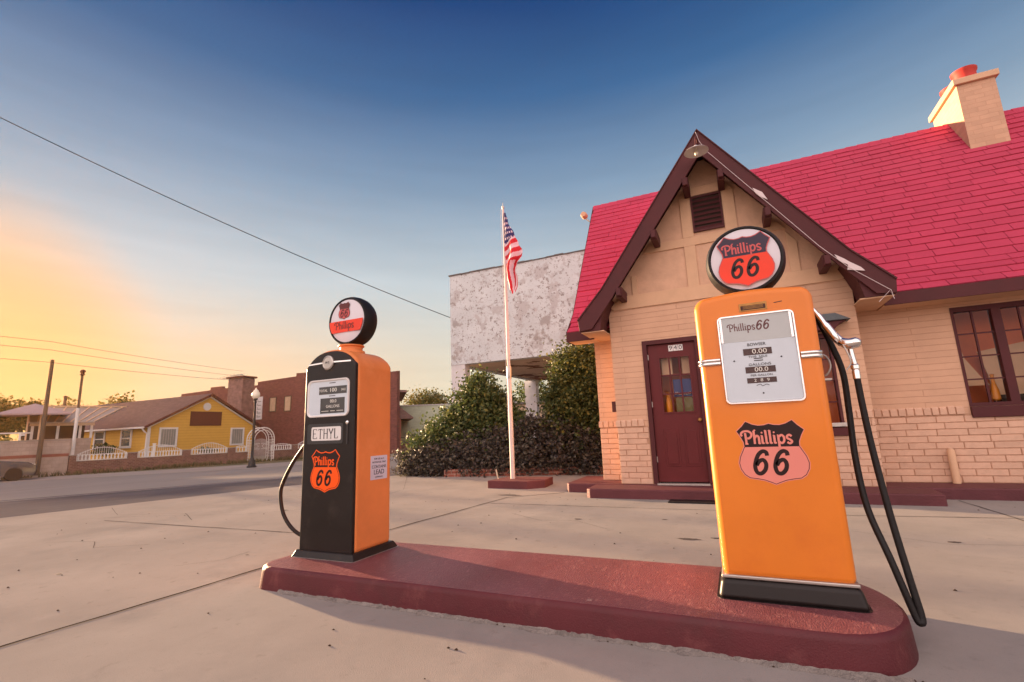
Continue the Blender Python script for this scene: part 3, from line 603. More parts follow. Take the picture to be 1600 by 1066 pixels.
q = MB(); u = lettering(q, pl, 'Phillips', .020, 1.640, .0265, .20, .0012, 0, .02, 1.0); lettering(q, pl, '66', u+.004, 1.638, .031, .27, .0012, 0, .16, 1.05); q.build('header_lettering', M['maroon_ink'], dl)
for nm, u0, u1, v0, v1 in (('sale_window', .078, .225, 1.492, 1.530), ('gallons_window', .078, .232, 1.388, 1.424), ('price_window', .080, .230, 1.330, 1.360)):
    q = MB(); plate(q, pl, [(u0, v0), (u1, v0), (u1, v1), (u0, v1)], 0, .0012); q.build(nm, M['brown'], dl)
text('dial_text', 'BOWSER', .024, pl, .150, 1.552, M['ink'], dl); text('dial_digits', '0.00', .038, pl, .162, 1.511, M['digit'], dl, h=.002, sx=1.2)
text('dial_text', 'THIS  SALE', .016, pl, .150, 1.481, M['ink'], dl, sx=1.3); text('dial_text', 'GALLONS', .021, pl, .155, 1.436, M['ink'], dl, sx=1.25)
text('dial_digits', '00.0', .036, pl, .160, 1.406, M['digit'], dl, h=.002, sx=1.15); text('dial_text', 'PER GALLON', .016, pl, .157, 1.374, M['ink'], dl, sx=1.2)
text('dial_digits', '2  8  9', .024, pl, .155, 1.345, M['digit'], dl, h=.002, sx=1.3)
q = MB(); ribbon(q, pl, [(.125, 1.316), (.145, 1.322), (.155, 1.312), (.175, 1.32), (.19, 1.314)], .003, .001); q.build('script_flourish', M['ink'], dl)
for u, v in ((.150, 1.468), (.150, 1.456)):
    q = MB(); plate(q, pl, [(u-.022, v), (u+.024, v), (u+.024, v+.005), (u-.022, v+.005)], 0, .0012); q.build('printed_bar', M['ink'], dl)
for u, v in ((.025, 1.465), (.268, 1.470), (.155, 1.272)):
    q = MB(); q.lathe([(.005, 0), (.004, -.003), (0, -.004)], 10, 'y', (u, y0-.0062, v)); q.build('dial_screw', M['ink'], dl)
mb = MB(); mb.poly([(dx0+.014, y0-.0115, dz0+.014), (dx1-.014, y0-.0115, dz0+.014), (dx1-.014, y0-.0115, dz1-.014), (dx0+.014, y0-.0115, dz1-.014)]); mb.build('dial_glass', M['clear'], rp)
# side bands
def lband(u_in, u_out, sgn):
    # wraps from the dial frame round the rounded corner and back along the side, two ribs
    P = [(u_in, y0-.004)]
    for k in range(7):
        a = R(90*k/6); P.append((u_out-sgn*.045+sgn*.049*math.sin(a), y0+.045-.049*math.cos(a)))
    P.append((u_out+sgn*.004, y1-.08))
    mb = MB(); prof = [(0, 0), (.005, .002), (.008, .009), (.006, .017), (.002, .0205), (.006, .024), (.008, .032), (.005, .039), (0, .041)]
    vv = []; m = len(prof)
    for i, (px_, py_) in enumerate(P):
        a = Vector(P[min(i+1, len(P)-1)])-Vector(P[max(i-1, 0)]); nn = Vector((a.y, -a.x)).normalized()*sgn
        for dd, zz in prof: vv.append((px_+nn.x*dd, py_+nn.y*dd, 1.448+zz))
    mb.add(vv, [(i*m+j, i*m+j+1, (i+1)*m+j+1, (i+1)*m+j) for i in range(len(P)-1) for j in range(m-1)])
    mb.build('chrome_band', M['chrome'], rp, smooth=True, angle=60)
lband(dx0-.004, x0, -1); lband(dx1+.004, x1, 1)
mb = MB(); mb.box(.085, .232, y0-.004, y0+.001, 1.752, 1.800); tp = mb.build('maker_plate', M['brass'], rp, bevel=.003)
pl2 = Plane((0, y0-.0042, 0)); q = MB(); plate(q, pl2, rrect(.093, .224, 1.759, 1.786, .004), 0, .0008); q.build('plate_inset', M['brown'], tp)
q = MB()
for v in (1.766, 1.773, 1.780, 1.793): plate(q, pl2, [(.105, v), (.212, v), (.212, v+.0022), (.105, v+.0022)], .0008, .0012)
q.build('plate_engraving', M['brass'], tp)
q = MB(); plate(q, Plane((0, y0-.0002, 0)), [(.268, 1.782), (.31, 1.786), (.31, 1.790), (.268, 1.786)], 0, .001); q.build('paint_chip', M['ink'], rp)
pump_decal(rp, Plane((.158, y0-.0004, .768)), .352, .352, M['pink'], M['pink'])
mb = MB(); mb.lathe([(.13, 1.872), (.125, 1.888), (.10, 1.893), (.10, 1.915)], 32, 'z', (.155, 3.29, 0)); mb.build('globe_collar', M['rubber'], rp, smooth=True)
globe(rp, (.158, 3.285, 2.118), M['rubber'], 'shield')
# nozzle, boot, hose on the right flank
mb = MB(); mb.prism([(3.20, 1.46), (3.34, 1.46), (3.36, 1.74), (3.24, 1.78)], x1-.002, x1+.022, 'x'); mb.build('nozzle_boot', M['black'], rp, bevel=.012)
nz_pts = [(.478, 3.24, 1.755), (.500, 3.24, 1.715), (.53, 3.24, 1.65), (.565, 3.24, 1.58), (.60, 3.24, 1.535)]
mb = MB(); mb.tube(crom(nz_pts, 5), [0.012]*5+[.016]*5+[.022]*5+[.024]*6, 14)
mb.tube(crom([(.585, 3.24, 1.550), (.620, 3.22, 1.528), (.655, 3.21, 1.530), (.680, 3.21, 1.534)], 4), [.022, .024, .027, .029, .030, .030, .030, .030, .030, .028, .024, .018, .008], 14)
nozzle = mb.build('nozzle', M['chrome'], rp, smooth=True)
mb = MB(); mb.tube([(.628, 3.235, 1.52), (.632, 3.235, 1.45), (.636, 3.235, 1.41)], [.012, .014, .015], 12)
mb.lathe([(.015, 1.412), (.022, 1.405), (.022, 1.385), (.016, 1.38), (.019, 1.372), (.019, 1.33), (.014, 1.325)], 14, 'z', (.637, 3.235, 0)); mb.build('hose_swivel', M['chrome'], nozzle, smooth=True)
mb = MB(); mb.tube(crom([(.57, 3.225, 1.60), (.60, 3.205, 1.50), (.615, 3.205, 1.42), (.59, 3.21, 1.38)], 5), .004, 8); mb.build('nozzle_lever', M['dullmetal'], nozzle, smooth=True)
mb = MB(); mb.tube(crom([(x1, 3.34, 1.50), (.52, 3.33, 1.48), (.535, 3.32, 1.42), (.51, 3.32, 1.37), (x1, 3.34, 1.36)], 5), .006, 8)
mb.box(x1-.002, x1+.06, 3.27, 3.35, 1.335, 1.345); mb.build('nozzle_guard', M['dullmetal'], rp, smooth=True)
mb = MB(); mb.tube(crom([(.637, 3.235, 1.345), (.640, 3.235, 1.2), (.648, 3.22, .95), (.665, 3.17, .62), (.688, 3.12, .33), (.702, 3.09, .165), (.694, 3.08, .135), (.678, 3.09, .165), (.628, 3.13, .40), (.580, 3.21, .64), (.574, 3.27, .90), (.586, 3.30, 1.16), (.586, 3.30, 1.38), (.548, 3.30, 1.56), (.512, 3.30, 1.68), (.480, 3.30, 1.76)], 8), .0165, 14)
mb.build('hose', M['rubber'], rp, smooth=True)
finish(rp)

# --- left pump: black front, orange shell
lp = empty('fuel_pump', (-3.1, 3.26, 0.17), 0, 'black fronted vintage fuel pump with orange sides and a round topped cabinet reading ETHYL', 'fuel pump', 'vintage fuel pumps on the red island')
x0, x1, y0, y1 = -3.395, -2.815, 3.035, 3.50
def arch(x0, x1, zs, zt, r=.05, n=14):
    # shoulders at zs rising to zt in the middle
    P = []; w_ = x1-x0
    for k in range(n+1):
        t = k/n; x = x1-w_*t; e = abs(2*t-1)
        P.append((x, zs+(zt-zs)*(1-e**2.6)))
    return P
mb = MB(); mb.prism([(x0, .20), (x1, .20)]+arch(x0, x1, 1.735, 1.865), y0, y1); mb.build('body', M['orange_old'], lp, bevel=.05, seg=6)
mb = MB(); mb.prism([(x0+.012, .215), (x1-.006, .215)]+arch(x0+.012, x1-.006, 1.715, 1.845), y0-.012, y0+.03); fp_ = mb.build('front_panel', M['black'], lp, bevel=.012, seg=3)
mb = MB(); mb.add([(x0-.045, y0-.045, .165), (x1+.045, y0-.045, .165), (x1+.045, y1+.045, .165), (x0-.045, y1+.045, .165), (x0-.014, y0-.02, .222), (x1+.014, y0-.02, .222), (x1+.014, y1+.014, .222), (x0-.014, y1+.014, .222)],
   [(0, 3, 2, 1), (4, 5, 6, 7), (0, 1, 5, 4), (1, 2, 6, 5), (2, 3, 7, 6), (3, 0, 4, 7)]); mb.build('plinth', M['black'], lp, bevel=.012, seg=3)
mb = MB(); mb.prism(rrect(x0-.055, x1+.055, y0-.055, y1+.055, .05), .160, .173, 'z'); mb.build('grout', M['dullmetal'], lp)
yf = y0-.012
fr = MB(); dx0, dx1, dz0, dz1 = -3.345, -2.875, 1.285, 1.605
n = 24
fr.add([(u, yf+.002, v) for u, v in rrect(dx0, dx1, dz0, dz1, .05)]+[(u, yf-.012, v) for u, v in rrect(dx0+.004, dx1-.004, dz0+.004, dz1-.004, .047)]+[(u, yf-.012, v) for u, v in rrect(dx0+.012, dx1-.012, dz0+.012, dz1-.012, .042)]+[(u, yf-.002, v) for u, v in rrect(dx0+.020, dx1-.020, dz0+.020, dz1-.020, .036)],
       [(k*n+i, k*n+(i+1) % n, (k+1)*n+(i+1) % n, (k+1)*n+i) for k in range(3) for i in range(n)])
fr.build('dial_frame', M['white'], lp, smooth=True, angle=50)
pl = Plane((0, yf-.001, 0)); q = MB(); plate(q, pl, rrect(dx0+.016, dx1-.016, dz0+.016, dz1-.016, .038), 0, .0012); dl = q.build('dial_face', M['dial'], lp)
pl = Plane((0, yf-.0024, 0))
q = MB(); plate(q, pl, [(-3.215, 1.475), (-2.905, 1.475), (-2.905, 1.540), (-3.215, 1.540)], 0, .001); q.build('sale_window', M['grey_panel'], dl)
q = MB(); plate(q, pl, [(-3.195, 1.315), (-2.925, 1.315), (-2.925, 1.443), (-3.195, 1.443)], 0, .001); q.build('gallons_window', M['grey_panel'], dl)
text('dial_text', 'TOTAL', .030, pl, -3.165, 1.507, M['digit'], dl, h=.002, sx=1.0); text('dial_digits', '100', .046, pl, -3.055, 1.508, M['digit'], dl, h=.002, sx=1.25); text('dial_text', 'SALE', .026, pl, -2.94, 1.507, M['digit'], dl, h=.002, sx=.9)
text('dial_digits', '00.0', .038, pl, -3.05, 1.415, M['digit'], dl, h=.002, sx=1.1); text('dial_text', 'GALLONS', .034, pl, -3.055, 1.372, M['digit'], dl, h=.002)
for u0, u1, v in ((-3.10, -3.03, 1.567), (-3.10, -3.03, 1.457)):
    q = MB(); plate(q, pl, [(u0, v), (u1, v), (u1, v+.006), (u0, v+.006)], 0, .001); q.build('printed_bar', M['ink'], dl)
q = MB()
for u0, u1, v in ((-3.18, -3.10, 1.332), (-3.08, -3.03, 1.332), (-3.01, -2.94, 1.332)): plate(q, pl, [(u0, v), (u1, v), (u1, v+.005), (u0, v+.005)], .001, .0018)
q.build('dial_text', M['digit'], dl)
mb = MB(); mb.poly([(u, yf-.008, v) for u, v in rrect(dx0+.018, dx1-.018, dz0+.018, dz1-.018, .036)]); mb.build('dial_glass', M['clear'], lp)
# ETHYL plate
pl = Plane((0, yf, 0)); q = MB(); plate(q, pl, rrect(-3.335, -2.935, 1.065, 1.230, .02), -.002, .003); q.build('plate_surround', M['grey_panel'], lp, bevel=.002)
q = MB(); plate(q, pl, rrect(-3.285, -2.955, 1.092, 1.205, .016), .003, .0045); ep = q.build('grade_plate', M['white'], lp)
ETH = {'E': [((0, 0), (0, 1)), ((0, 1), (.6, 1)), ((0, .52), (.45, .52)), ((0, 0), (.62, 0)), ((.6, 1), (.6, .85)), ((.62, 0), (.62, .17))], 'T': [((.32, 0), (.32, 1)), ((0, 1), (.64, 1)), ((0, 1), (0, .84)), ((.64, 1), (.64, .84)), ((.2, 0), (.44, 0))],
       'H': [((.05, 0), (.05, 1)), ((.6, 0), (.6, 1)), ((.05, .52), (.6, .52)), ((-.06, 0), (.16, 0)), ((-.06, 1), (.16, 1)), ((.5, 0), (.72, 0)), ((.5, 1), (.72, 1))],
       'Y': [((0, 1), (.32, .48)), ((.64, 1), (.32, .48)), ((.32, 0), (.32, .5)), ((-.08, 1), (.12, 1)), ((.52, 1), (.72, 1)), ((.2, 0), (.44, 0))], 'L': [((.04, 0), (.04, 1)), ((.04, 0), (.56, 0)), ((-.06, 1), (.16, 1)), ((.56, 0), (.56, .2))]}
q = MB(); u = -3.262; k = 0; pe = Plane((0, yf-.0045, 0))
for ch in 'ETHYL':
    for a, b in ETH[ch]:
        th = .0085 if abs(a[1]-b[1]) > .5 else .0045
        ribbon(q, pe, [(u+a[0]*.066, 1.110+a[1]*.076), (u+b[0]*.066, 1.110+b[1]*.076)], th, .0012+k*.00005); k += 1
    u += .0595
q.build('grade_lettering', M['ink'], ep)
# badge and trim bar
q = MB(); q.lathe([(.062, 0), (.062, -.012), (.052, -.018), (.048, -.014), (0, -.016)], 32, 'y', (-3.118, yf, 1.745)); bd = q.build('round_badge', M['dullmetal'], lp, smooth=True)
text('badge_text', 'M S', .03, Plane((0, yf-.0165, 0)), -3.118, 1.745, M['ink'], bd)
for a, b in (((-3.345, yf-.004, 1.742), (-3.175, yf-.006, 1.748)), ((-3.06, yf-.006, 1.748), (-2.865, yf-.004, 1.742))):
    q = MB(); q.bar(a, b, .012, .006, up=(0, 1, 0)); q.build('trim_bar', M['chrome'], lp)
q = MB(); q.lathe([(.016, 0), (.016, -.01), (.010, -.016), (0, -.017)], 18, 'y', (-2.888, yf, 1.232)); q.build('door_lock', M['chrome'], lp, smooth=True)
q = MB(); q.lathe([(.006, 1.06), (.006, 1.215)], 8, 'z', (-2.888, yf-.003, 0)); q.build('lock_rod', M['grey_panel'], lp)
pump_decal(lp, Plane((-3.118, yf-.0004, .675)), .325, .345, M['decal_orange'], M['decal_orange'], edge=.0085)
# lead sticker on the right side
ps = Plane((x1, 3.325, .85), (0, 1, 0), (0, 0, 1)); q = MB(); plate(q, ps, [(-.105, -.098), (.105, -.098), (.105, .098), (-.105, .098)], 0, .001); ls = q.build('warning_sticker', M['sticker'], lp)
text('sticker_text', 'FOR USE AS A', .020, ps, 0, .072, M['ink'], ls); text('sticker_text', 'MOTOR FUEL ONLY', .020, ps, 0, .044, M['ink'], ls, sx=.95)
text('sticker_text', 'CONTAINS', .036, ps, 0, .006, M['ink'], ls); text('sticker_text', 'LEAD', .056, ps, 0, -.038, M['ink'], ls); text('sticker_text', '(TETRAETHYL)', .015, ps, 0, -.078, M['ink'], ls)
mb = MB(); mb.lathe([(.125, 1.850), (.12, 1.872), (.10, 1.878), (.10, 1.905), (.115, 1.915), (.115, 1.925)], 32, 'z', (-3.10, 3.265, 0)); mb.build('globe_collar', M['orange_old'], lp, smooth=True)
globe(lp, (-3.085, 3.265, 2.145), M['rubber'], 'banner')
# nozzle and hose on the left flank
mb = MB(); mb.box(x0-.035, x0+.002, 3.14, 3.30, .98, 1.62); mb.build('nozzle_boot', M['orange_old'], lp, bevel=.01)
mb = MB(); mb.tube([(x0-.06, 3.19, 1.56), (x0-.075, 3.19, 1.3), (x0-.06, 3.19, 1.05)], .013, 10)
mb.tube([(x0-.03, 3.18, 1.64), (x0-.09, 3.18, 1.58), (x0-.06, 3.18, 1.52)], [.03, .024, .016], 12); nozzle = mb.build('nozzle', M['dullmetal'], lp, smooth=True)
mb = MB(); mb.tube(crom([(x0-.06, 3.17, 1.50), (x0-.115, 3.16, 1.42), (x0-.12, 3.16, 1.30), (x0-.085, 3.17, 1.15)], 5), .006, 8); mb.build('nozzle_lever', M['brass'], nozzle, smooth=True)
mb = MB(); mb.box(x0-.09, x0+.002, 3.15, 3.27, 1.005, 1.035); mb.build('nozzle_bracket', M['dullmetal'], lp, bevel=.003)
mb = MB(); mb.box(x0-.12, x0+.002, 3.17, 3.19, 1.445, 1.455); mb.build('nozzle_bracket', M['dullmetal'], lp, bevel=.003)
mb = MB(); mb.tube(crom([(x0-.06, 3.19, 1.10), (x0-.13, 3.2, 1.08), (x0-.30, 3.22, .93), (x0-.44, 3.25, .78), (x0-.50, 3.25, .64), (x0-.46, 3.25, .46), (x0-.34, 3.25, .33), (x0-.20, 3.27, .265), (x0-.06, 3.29, .32), (x0-.03, 3.30, .5), (x0-.03, 3.30, .8), (x0-.02, 3.30, 1.0)], 8), .0165, 14)
mb.build('hose', M['rubber'], lp, smooth=True)
finish(lp)

# ---------------------------------------------------------------- the cottage gas station
gs = empty('gas_station', (0, 8.9, 0), 0, 'cream painted brick cottage gas station with steep pink red shingle roof and front gable', 'gas station')
WY, BY = 8.88, 8.31                 # main wall and gable bay wall planes
WX0, WX1 = -2.32, 9.5; BX0, BX1 = -1.87, 1.76
WZ0, WZ1 = 0.10, 2.86
BELT = 1.10
def wall_with_holes(mb, x0, x1, z0, z1, y, th, holes):
    xs = sorted({x0, x1, *[h[0] for h in holes], *[h[1] for h in holes]}); zs = sorted({z0, z1, *[h[2] for h in holes], *[h[3] for h in holes]})
    for i in range(len(xs)-1):
        for j in range(len(zs)-1):
            cx, cz = (xs[i]+xs[i+1])/2, (zs[j]+zs[j+1])/2
            if any(h[0] < cx < h[1] and h[2] < cz < h[3] for h in holes): continue
            a, b, c, d = xs[i], xs[i+1], zs[j], zs[j+1]
            mb.add([(a, y, c), (b, y, c), (b, y, d), (a, y, d)], [(0, 1, 2, 3)]); mb.add([(a, y+th, c), (b, y+th, c), (b, y+th, d), (a, y+th, d)], [(3, 2, 1, 0)])
    for a, b, c, d in holes:
        mb.add([(a, y, c), (b, y, c), (b, y, d), (a, y, d), (a, y+th, c), (b, y+th, c), (b, y+th, d), (a, y+th, d)], [(0, 4, 5, 1), (1, 5, 6, 2), (2, 6, 7, 3), (3, 7, 4, 0)])
DOOR = (-1.34, -.42, .165, 2.535); BWIN = (.70, 1.40, .98, 2.36); MWIN = (3.00, 6.50, 1.20, 2.63)
# gable bay: lower brick walls with the pentagon above
mb = MB(); wall_with_holes(mb, BX0, BX1, WZ0, 3.14, BY, .22, [DOOR, BWIN])
for x in (BX0, BX1): mb.add([(x, BY, WZ0), (x, WY, WZ0), (x, WY, 3.14), (x, BY, 3.14)], [(0, 1, 2, 3)])
mb.build('bay_wall', M['cream_brick'], gs)
mb = MB(); wall_with_holes(mb, BX1, WX1, WZ0, WZ1, WY, .22, [MWIN])
wall_with_holes(mb, WX0, BX0, WZ0, WZ1, WY, .22, [])
mb.add([(WX0, WY, WZ0), (WX0, 13.9, WZ0), (WX0, 13.9, WZ1), (WX0, WY, WZ1)], [(3, 2, 1, 0)])
mb.add([(WX1, WY, WZ0), (WX1, 13.9, WZ0), (WX1, 13.9, WZ1), (WX1, WY, WZ1)], [(0, 1, 2, 3)])
mb.add([(WX0, 13.9, WZ0), (WX1, 13.9, WZ0), (WX1, 13.9, WZ1), (WX0, 13.9, WZ1)], [(0, 1, 2, 3)])
mb.add([(WX0+.01, 8.9, 2.8), (WX0+.01, 13.9, 2.8), (WX0+.01, 11.35, 6.5)], [(0, 2, 1)])
mb.build('wall', M['cream_brick'], gs)
# raised painted bricks below the belt
rnd = random.Random(17)
def bricks(mb, x0, x1, z0, z1, y, skip=(), bw=.335, rh=.092):
    k = 0; z = z0
    while z < z1-.03:
        h = min(rh, z1-z)-.0075; x = x0-(bw/2 if k % 2 else 0)-rnd.uniform(0, .04)
        while x < x1:
            w_ = bw*(rnd.uniform(.92, 1.06)); a, b = max(x, x0+.002), min(x+w_-.008, x1-.002)
            if b-a > .03:
                parts_ = [(a, b)]
                for s0, s1, q0, q1 in skip:
                    if q0 < z+h/2 < q1:
                        nw = []
                        for a_, b_ in parts_:
                            if b_ <= s0 or a_ >= s1: nw.append((a_, b_))
                            else:
                                if s0-a_ > .02: nw.append((a_, s0))
                                if b_-s1 > .02: nw.append((s1, b_))
                        parts_ = nw
                for a_, b_ in parts_:
                    d = .009+rnd.uniform(-.002, .003); e = rnd.uniform(-.002, .002)
                    mb.add([(a_, y, z), (b_, y, z), (b_, y, z+h), (a_, y, z+h), (a_+.004, y-d, z+.004+e*.5), (b_-.004, y-d-e, z+.004-e*.5), (b_-.004, y-d-e*.5, z+h-.004), (a_+.004, y-d, z+h-.004)],
                       [(4, 5, 6, 7), (0, 1, 5, 4), (1, 2, 6, 5), (2, 3, 7, 6), (3, 0, 4, 7)])
            x += w_
        z += rh; k += 1
mb = MB(); mb.box(BX0-.001, DOOR[0], BY-.004, BY+.01, WZ0+.01, BELT-.01); mb.box(DOOR[1], BX1+.001, BY-.004, BY+.01, WZ0+.01, .975); mb.box(BX1+.004, WX1, WY-.004, WY+.01, WZ0+.01, BELT-.01); mb.box(WX0-.001, BX0-.002, WY-.004, WY+.01, WZ0+.01, BELT-.01)
mb.build('mortar_bed', M['mortar'], gs)
dsk = (DOOR[0]-.01, DOOR[1]+.01, 0, 3); wsk = (BWIN[0]-.01, BWIN[1]+.01, .86, 3)
for a_, b_, y_, sk in ((BX0, DOOR[0]-.01, BY-.004, ()), (DOOR[1]+.01, BX1, BY-.004, (wsk,)), (BX1+.01, WX1, WY-.004, ()), (WX0, BX0-.005, WY-.004, ())):
    mb = MB(); bricks(mb, a_, b_, .165, BELT, y_, sk); mb.build('brick_base', M['cream_loose'], gs)
# soldier course
mb = MB()
def soldiers(x0, x1, y, skip=()):
    x = x0
    while x < x1-.03:
        w_ = .098*rnd.uniform(.9, 1.1); b = min(x+w_-.012, x1); zt = BELT+.115+rnd.uniform(-.008, .006)
        if not any(s0 < (x+b)/2 < s1 for s0, s1 in skip):
            d = .022+rnd.uniform(-.003, .003)
            mb.add([(x, y, BELT), (b, y, BELT), (b, y, zt), (x, y, zt), (x+.002, y-d, BELT+.003), (b-.002, y-d, BELT+.002), (b-.004, y-d, zt-.02), (x+.004, y-d, zt-.02)], [(4, 5, 6, 7), (0, 1, 5, 4), (1, 2, 6, 5), (2, 3, 7, 6), (3, 0, 4, 7)])
        x += w_
soldiers(BX0-.02, BX1+.02, BY, ((DOOR[0]-.03, DOOR[1]+.03), (BWIN[0]-.03, BWIN[1]+.03))); soldiers(BX1+.02, WX1, WY, ((MWIN[0]-.02, MWIN[1]),)); soldiers(WX0-.02, BX0, WY)
mb.build('belt_course', M['cream_loose'], gs)
# gable above the band
AX = -.07
gp = [(BX0, 3.14), (BX1, 3.14), (1.72, 3.28), (AX+.05, 5.60), (AX-.05, 5.60), (-1.84, 3.28)]
VENT = (-.31, .175, 4.31, 4.95)
mb = MB(); mb.prism(gp, BY+.012, BY+.2); mb.build('gable_stucco', M['cream'], gs)
# boards
def board(pts, d=.022, y=BY, name='timber_board'):
    mb = MB(); mb.prism(pts, y-d+.012, y+.014); return mb.build(name, M['cream_trim'], gs, bevel=.004, seg=1)
rl = lambda z, o=0.0: AX-(5.55-z)/1.374-o      # left inner line of the gable at height z
rr_ = lambda z, o=0.0: AX+(5.55-z)/1.374+o
board([(BX0+.10, 3.14), (BX1-.10, 3.14), (BX1-.04, 3.20), (1.63, 3.375), (-1.60, 3.375), (BX0+.04, 3.20)], .034, name='belt_board')
board([(rl(4.09, .04), 4.09), (rr_(4.09, .04), 4.09), (rr_(4.24, .04), 4.24), (rl(4.24, .04), 4.24)], .024)
board([(rl(4.97), 4.97), (rr_(4.97), 4.97), (rr_(5.13), 5.13), (rl(5.13), 5.13)], .024)
for a, b, z0_, z1_ in ((-.49, -.31, 3.375, 4.09), (-.49, -.31, 4.24, 4.97), (.18, .37, 4.24, 4.97), (.18, .37, 3.375, 4.09), (1.02, 1.16, 3.375, 4.05), (-1.42, -1.33, 3.375, 3.72)):
    zt = z1_
    if b > 1: zt = 5.55-(b-AX)*1.374
    board([(a, z0_), (b, z0_), (b, zt if b > 1 else z1_), (a, 5.55-(a-AX)*1.374 if a > 1 else z1_)], .0235)
# louvred vent
vt = MB(); a, b, c, d = VENT
for (p0, p1, q0, q1) in ((a, b, d-.03, d), (a, b, c, c+.03), (a, a+.03, c+.03, d-.03), (b-.03, b, c+.03, d-.03)): vt.box(p0, p1, BY-.03, BY+.02, q0, q1)
v = vt.build('gable_vent', M['maroon'], gs)
mb = MB(); mb.box(a+.03, b-.03, BY+.006, BY+.011, c+.03, d-.03); mb.build('vent_back', M['interior_dark'], v)
for k in range(7):
    z = c+.055+k*.082; mb = MB(); mb.add([(a+.03, BY-.028, z-.022), (b-.03, BY-.028, z-.022), (b-.03, BY-.028, z-.012), (a+.03, BY-.028, z-.012), (a+.03, BY+.008, z+.028), (b-.03, BY+.008, z+.028), (b-.03, BY+.008, z+.038), (a+.03, BY+.008, z+.038)],
        [(0, 3, 2, 1), (4, 5, 6, 7), (0, 1, 5, 4), (1, 2, 6, 5), (2, 3, 7, 6), (3, 0, 4, 7)]); mb.build('slat', M['maroon'], v)
# roofs: slab plus individual tabs
def course_roof(mbs, P0, U, V, W, width, length, ustart=0.0, keep=None, ex=.168, seed=1, clip_u=None):
    rnd = random.Random(seed); n = int(math.ceil(length/ex))
    for i in range(n):
        v0 = i*ex; v1 = min(v0+ex*1.02, length); u = -rnd.uniform(0, .3)
        ph = rnd.uniform(-.004, .004)
        while u < width:
            w_ = rnd.choice((.30, .30, .305, .31, .60))*rnd.uniform(.97, 1.03); a, b = max(u, 0), min(u+w_-.007, width)
            if b-a > .02 and (keep is None or keep(P0+U*(a+b)/2+V*(v0+v1)/2)):
                j = rnd.uniform(-.005, .004); t0 = .025+rnd.uniform(-.004, .005); t1 = .009
                p = lambda uu, vv, ww: P0+U*uu+V*vv+W*ww
                mbs.add([p(a, v0+ph+j, .003), p(b, v0+ph+j, .003), p(b, v1, .003), p(a, v1, .003), p(a, v0+ph+j, t0), p(b, v0+ph+j, t0), p(b, v1, t1), p(a, v1, t1)], [(4, 5, 6, 7), (0, 1, 5, 4), (1, 2, 6, 5), (3, 0, 4, 7)])
            u += w_
EY, EZ, KY, KZ, RY, RZ = 8.45, 2.87, 8.92, 3.33, 11.25, 6.63
RX0, RX1 = -2.71, 9.9
def vec(*a): return Vector(a)
under = MB()
def gable_hide(p):   # tabs beneath the front gable's own roof are left out
    zg_ = 5.87-1.374*abs(p.x-AX); return not (abs(p.x-AX) < 2.0 and p.z < zg_-.12)
roof_tabs = MB()
v1 = vec(0, KY-EY, KZ-EZ); l1 = v1.length; v2 = vec(0, RY-KY, RZ-KZ); l2 = v2.length
course_roof(roof_tabs, vec(RX0, EY, EZ), vec(1, 0, 0), v1/l1, vec(0, -v1.z, v1.y)/l1, RX1-RX0, l1, keep=gable_hide, ex=l1/4, seed=3)
course_roof(roof_tabs, vec(RX0, KY, KZ), vec(1, 0, 0), v2/l2, vec(0, -v2.z, v2.y)/l2, RX1-RX0, l2, keep=gable_hide, ex=l2/24, seed=4)
v3 = vec(0, -(RY-KY), RZ-KZ); l3 = v3.length
course_roof(roof_tabs, vec(RX1, 2*RY-KY, KZ), vec(-1, 0, 0), v3/l3, vec(0, v3.z, -v3.y)/l3*1.0, RX1-RX0, l3, ex=l3/24, seed=5)
rf = roof_tabs.build('roof', M['roof'], gs)
mb = MB(); prof = [(EY, EZ-.03), (KY, KZ-.03), (RY, RZ-.03), (2*RY-KY, KZ-.03), (2*RY-EY, EZ-.03), (2*RY-EY, EZ), (2*RY-KY, KZ), (RY, RZ), (KY, KZ), (EY, EZ)]
mb.prism(prof, RX0+.002, RX1-.002, 'x'); mb.build('roof_deck', M['roof_under'], gs)
# ridge caps
rnd = random.Random(8); mb = MB(); x = RX0
while x < RX1:
    t0, t1 = .034, .020
    for sg in (-1, 1):
        dy, dz = .12, -.12*1.43
        mb.add([(x, RY, RZ+t0), (x+.21, RY, RZ+t1), (x+.21, RY+sg*dy, RZ+dz+t1), (x, RY+sg*dy, RZ+dz+t0), (x, RY, RZ+.005), (x, RY+sg*dy, RZ+dz+.005)], [(0, 1, 2, 3) if sg < 0 else (3, 2, 1, 0), (0, 3, 5, 4)])
    x += .20
mb.build('ridge_cap', M['roof'], rf)
# front gable roof (two flared slopes running back into the main roof)
GY0 = 7.86; rake_top = [(AX, 5.87), (1.72, 3.41), (2.16, 2.925)]
tabs = MB()
for sg in (1, -1):
    X = lambda x: AX+sg*(x-AX)
    for (xa, za), (xb, zb), nn in ((rake_top[1], rake_top[0], 18), (rake_top[2], rake_top[1], 4)):
        a = vec(X(xa), GY0, za); b = vec(X(xb), GY0, zb); V_ = b-a; ln = V_.length; V_ /= ln; W_ = vec(-V_.z*1.0, 0, V_.x) if V_.x*1.0 > 0 else vec(V_.z, 0, -V_.x)
        if W_.z < 0: W_ = -W_
        course_roof(tabs, a, vec(0, 1, 0), V_, W_, 3.1, ln, ex=ln/nn, seed=20+nn, keep=lambda p: p.z > (KZ+(p.y-KY)*1.4163 if p.y > KY else EZ+(p.y-EY)*.98)-.06)
tabs.build('gable_roof', M['roof'], gs)
mb = MB()
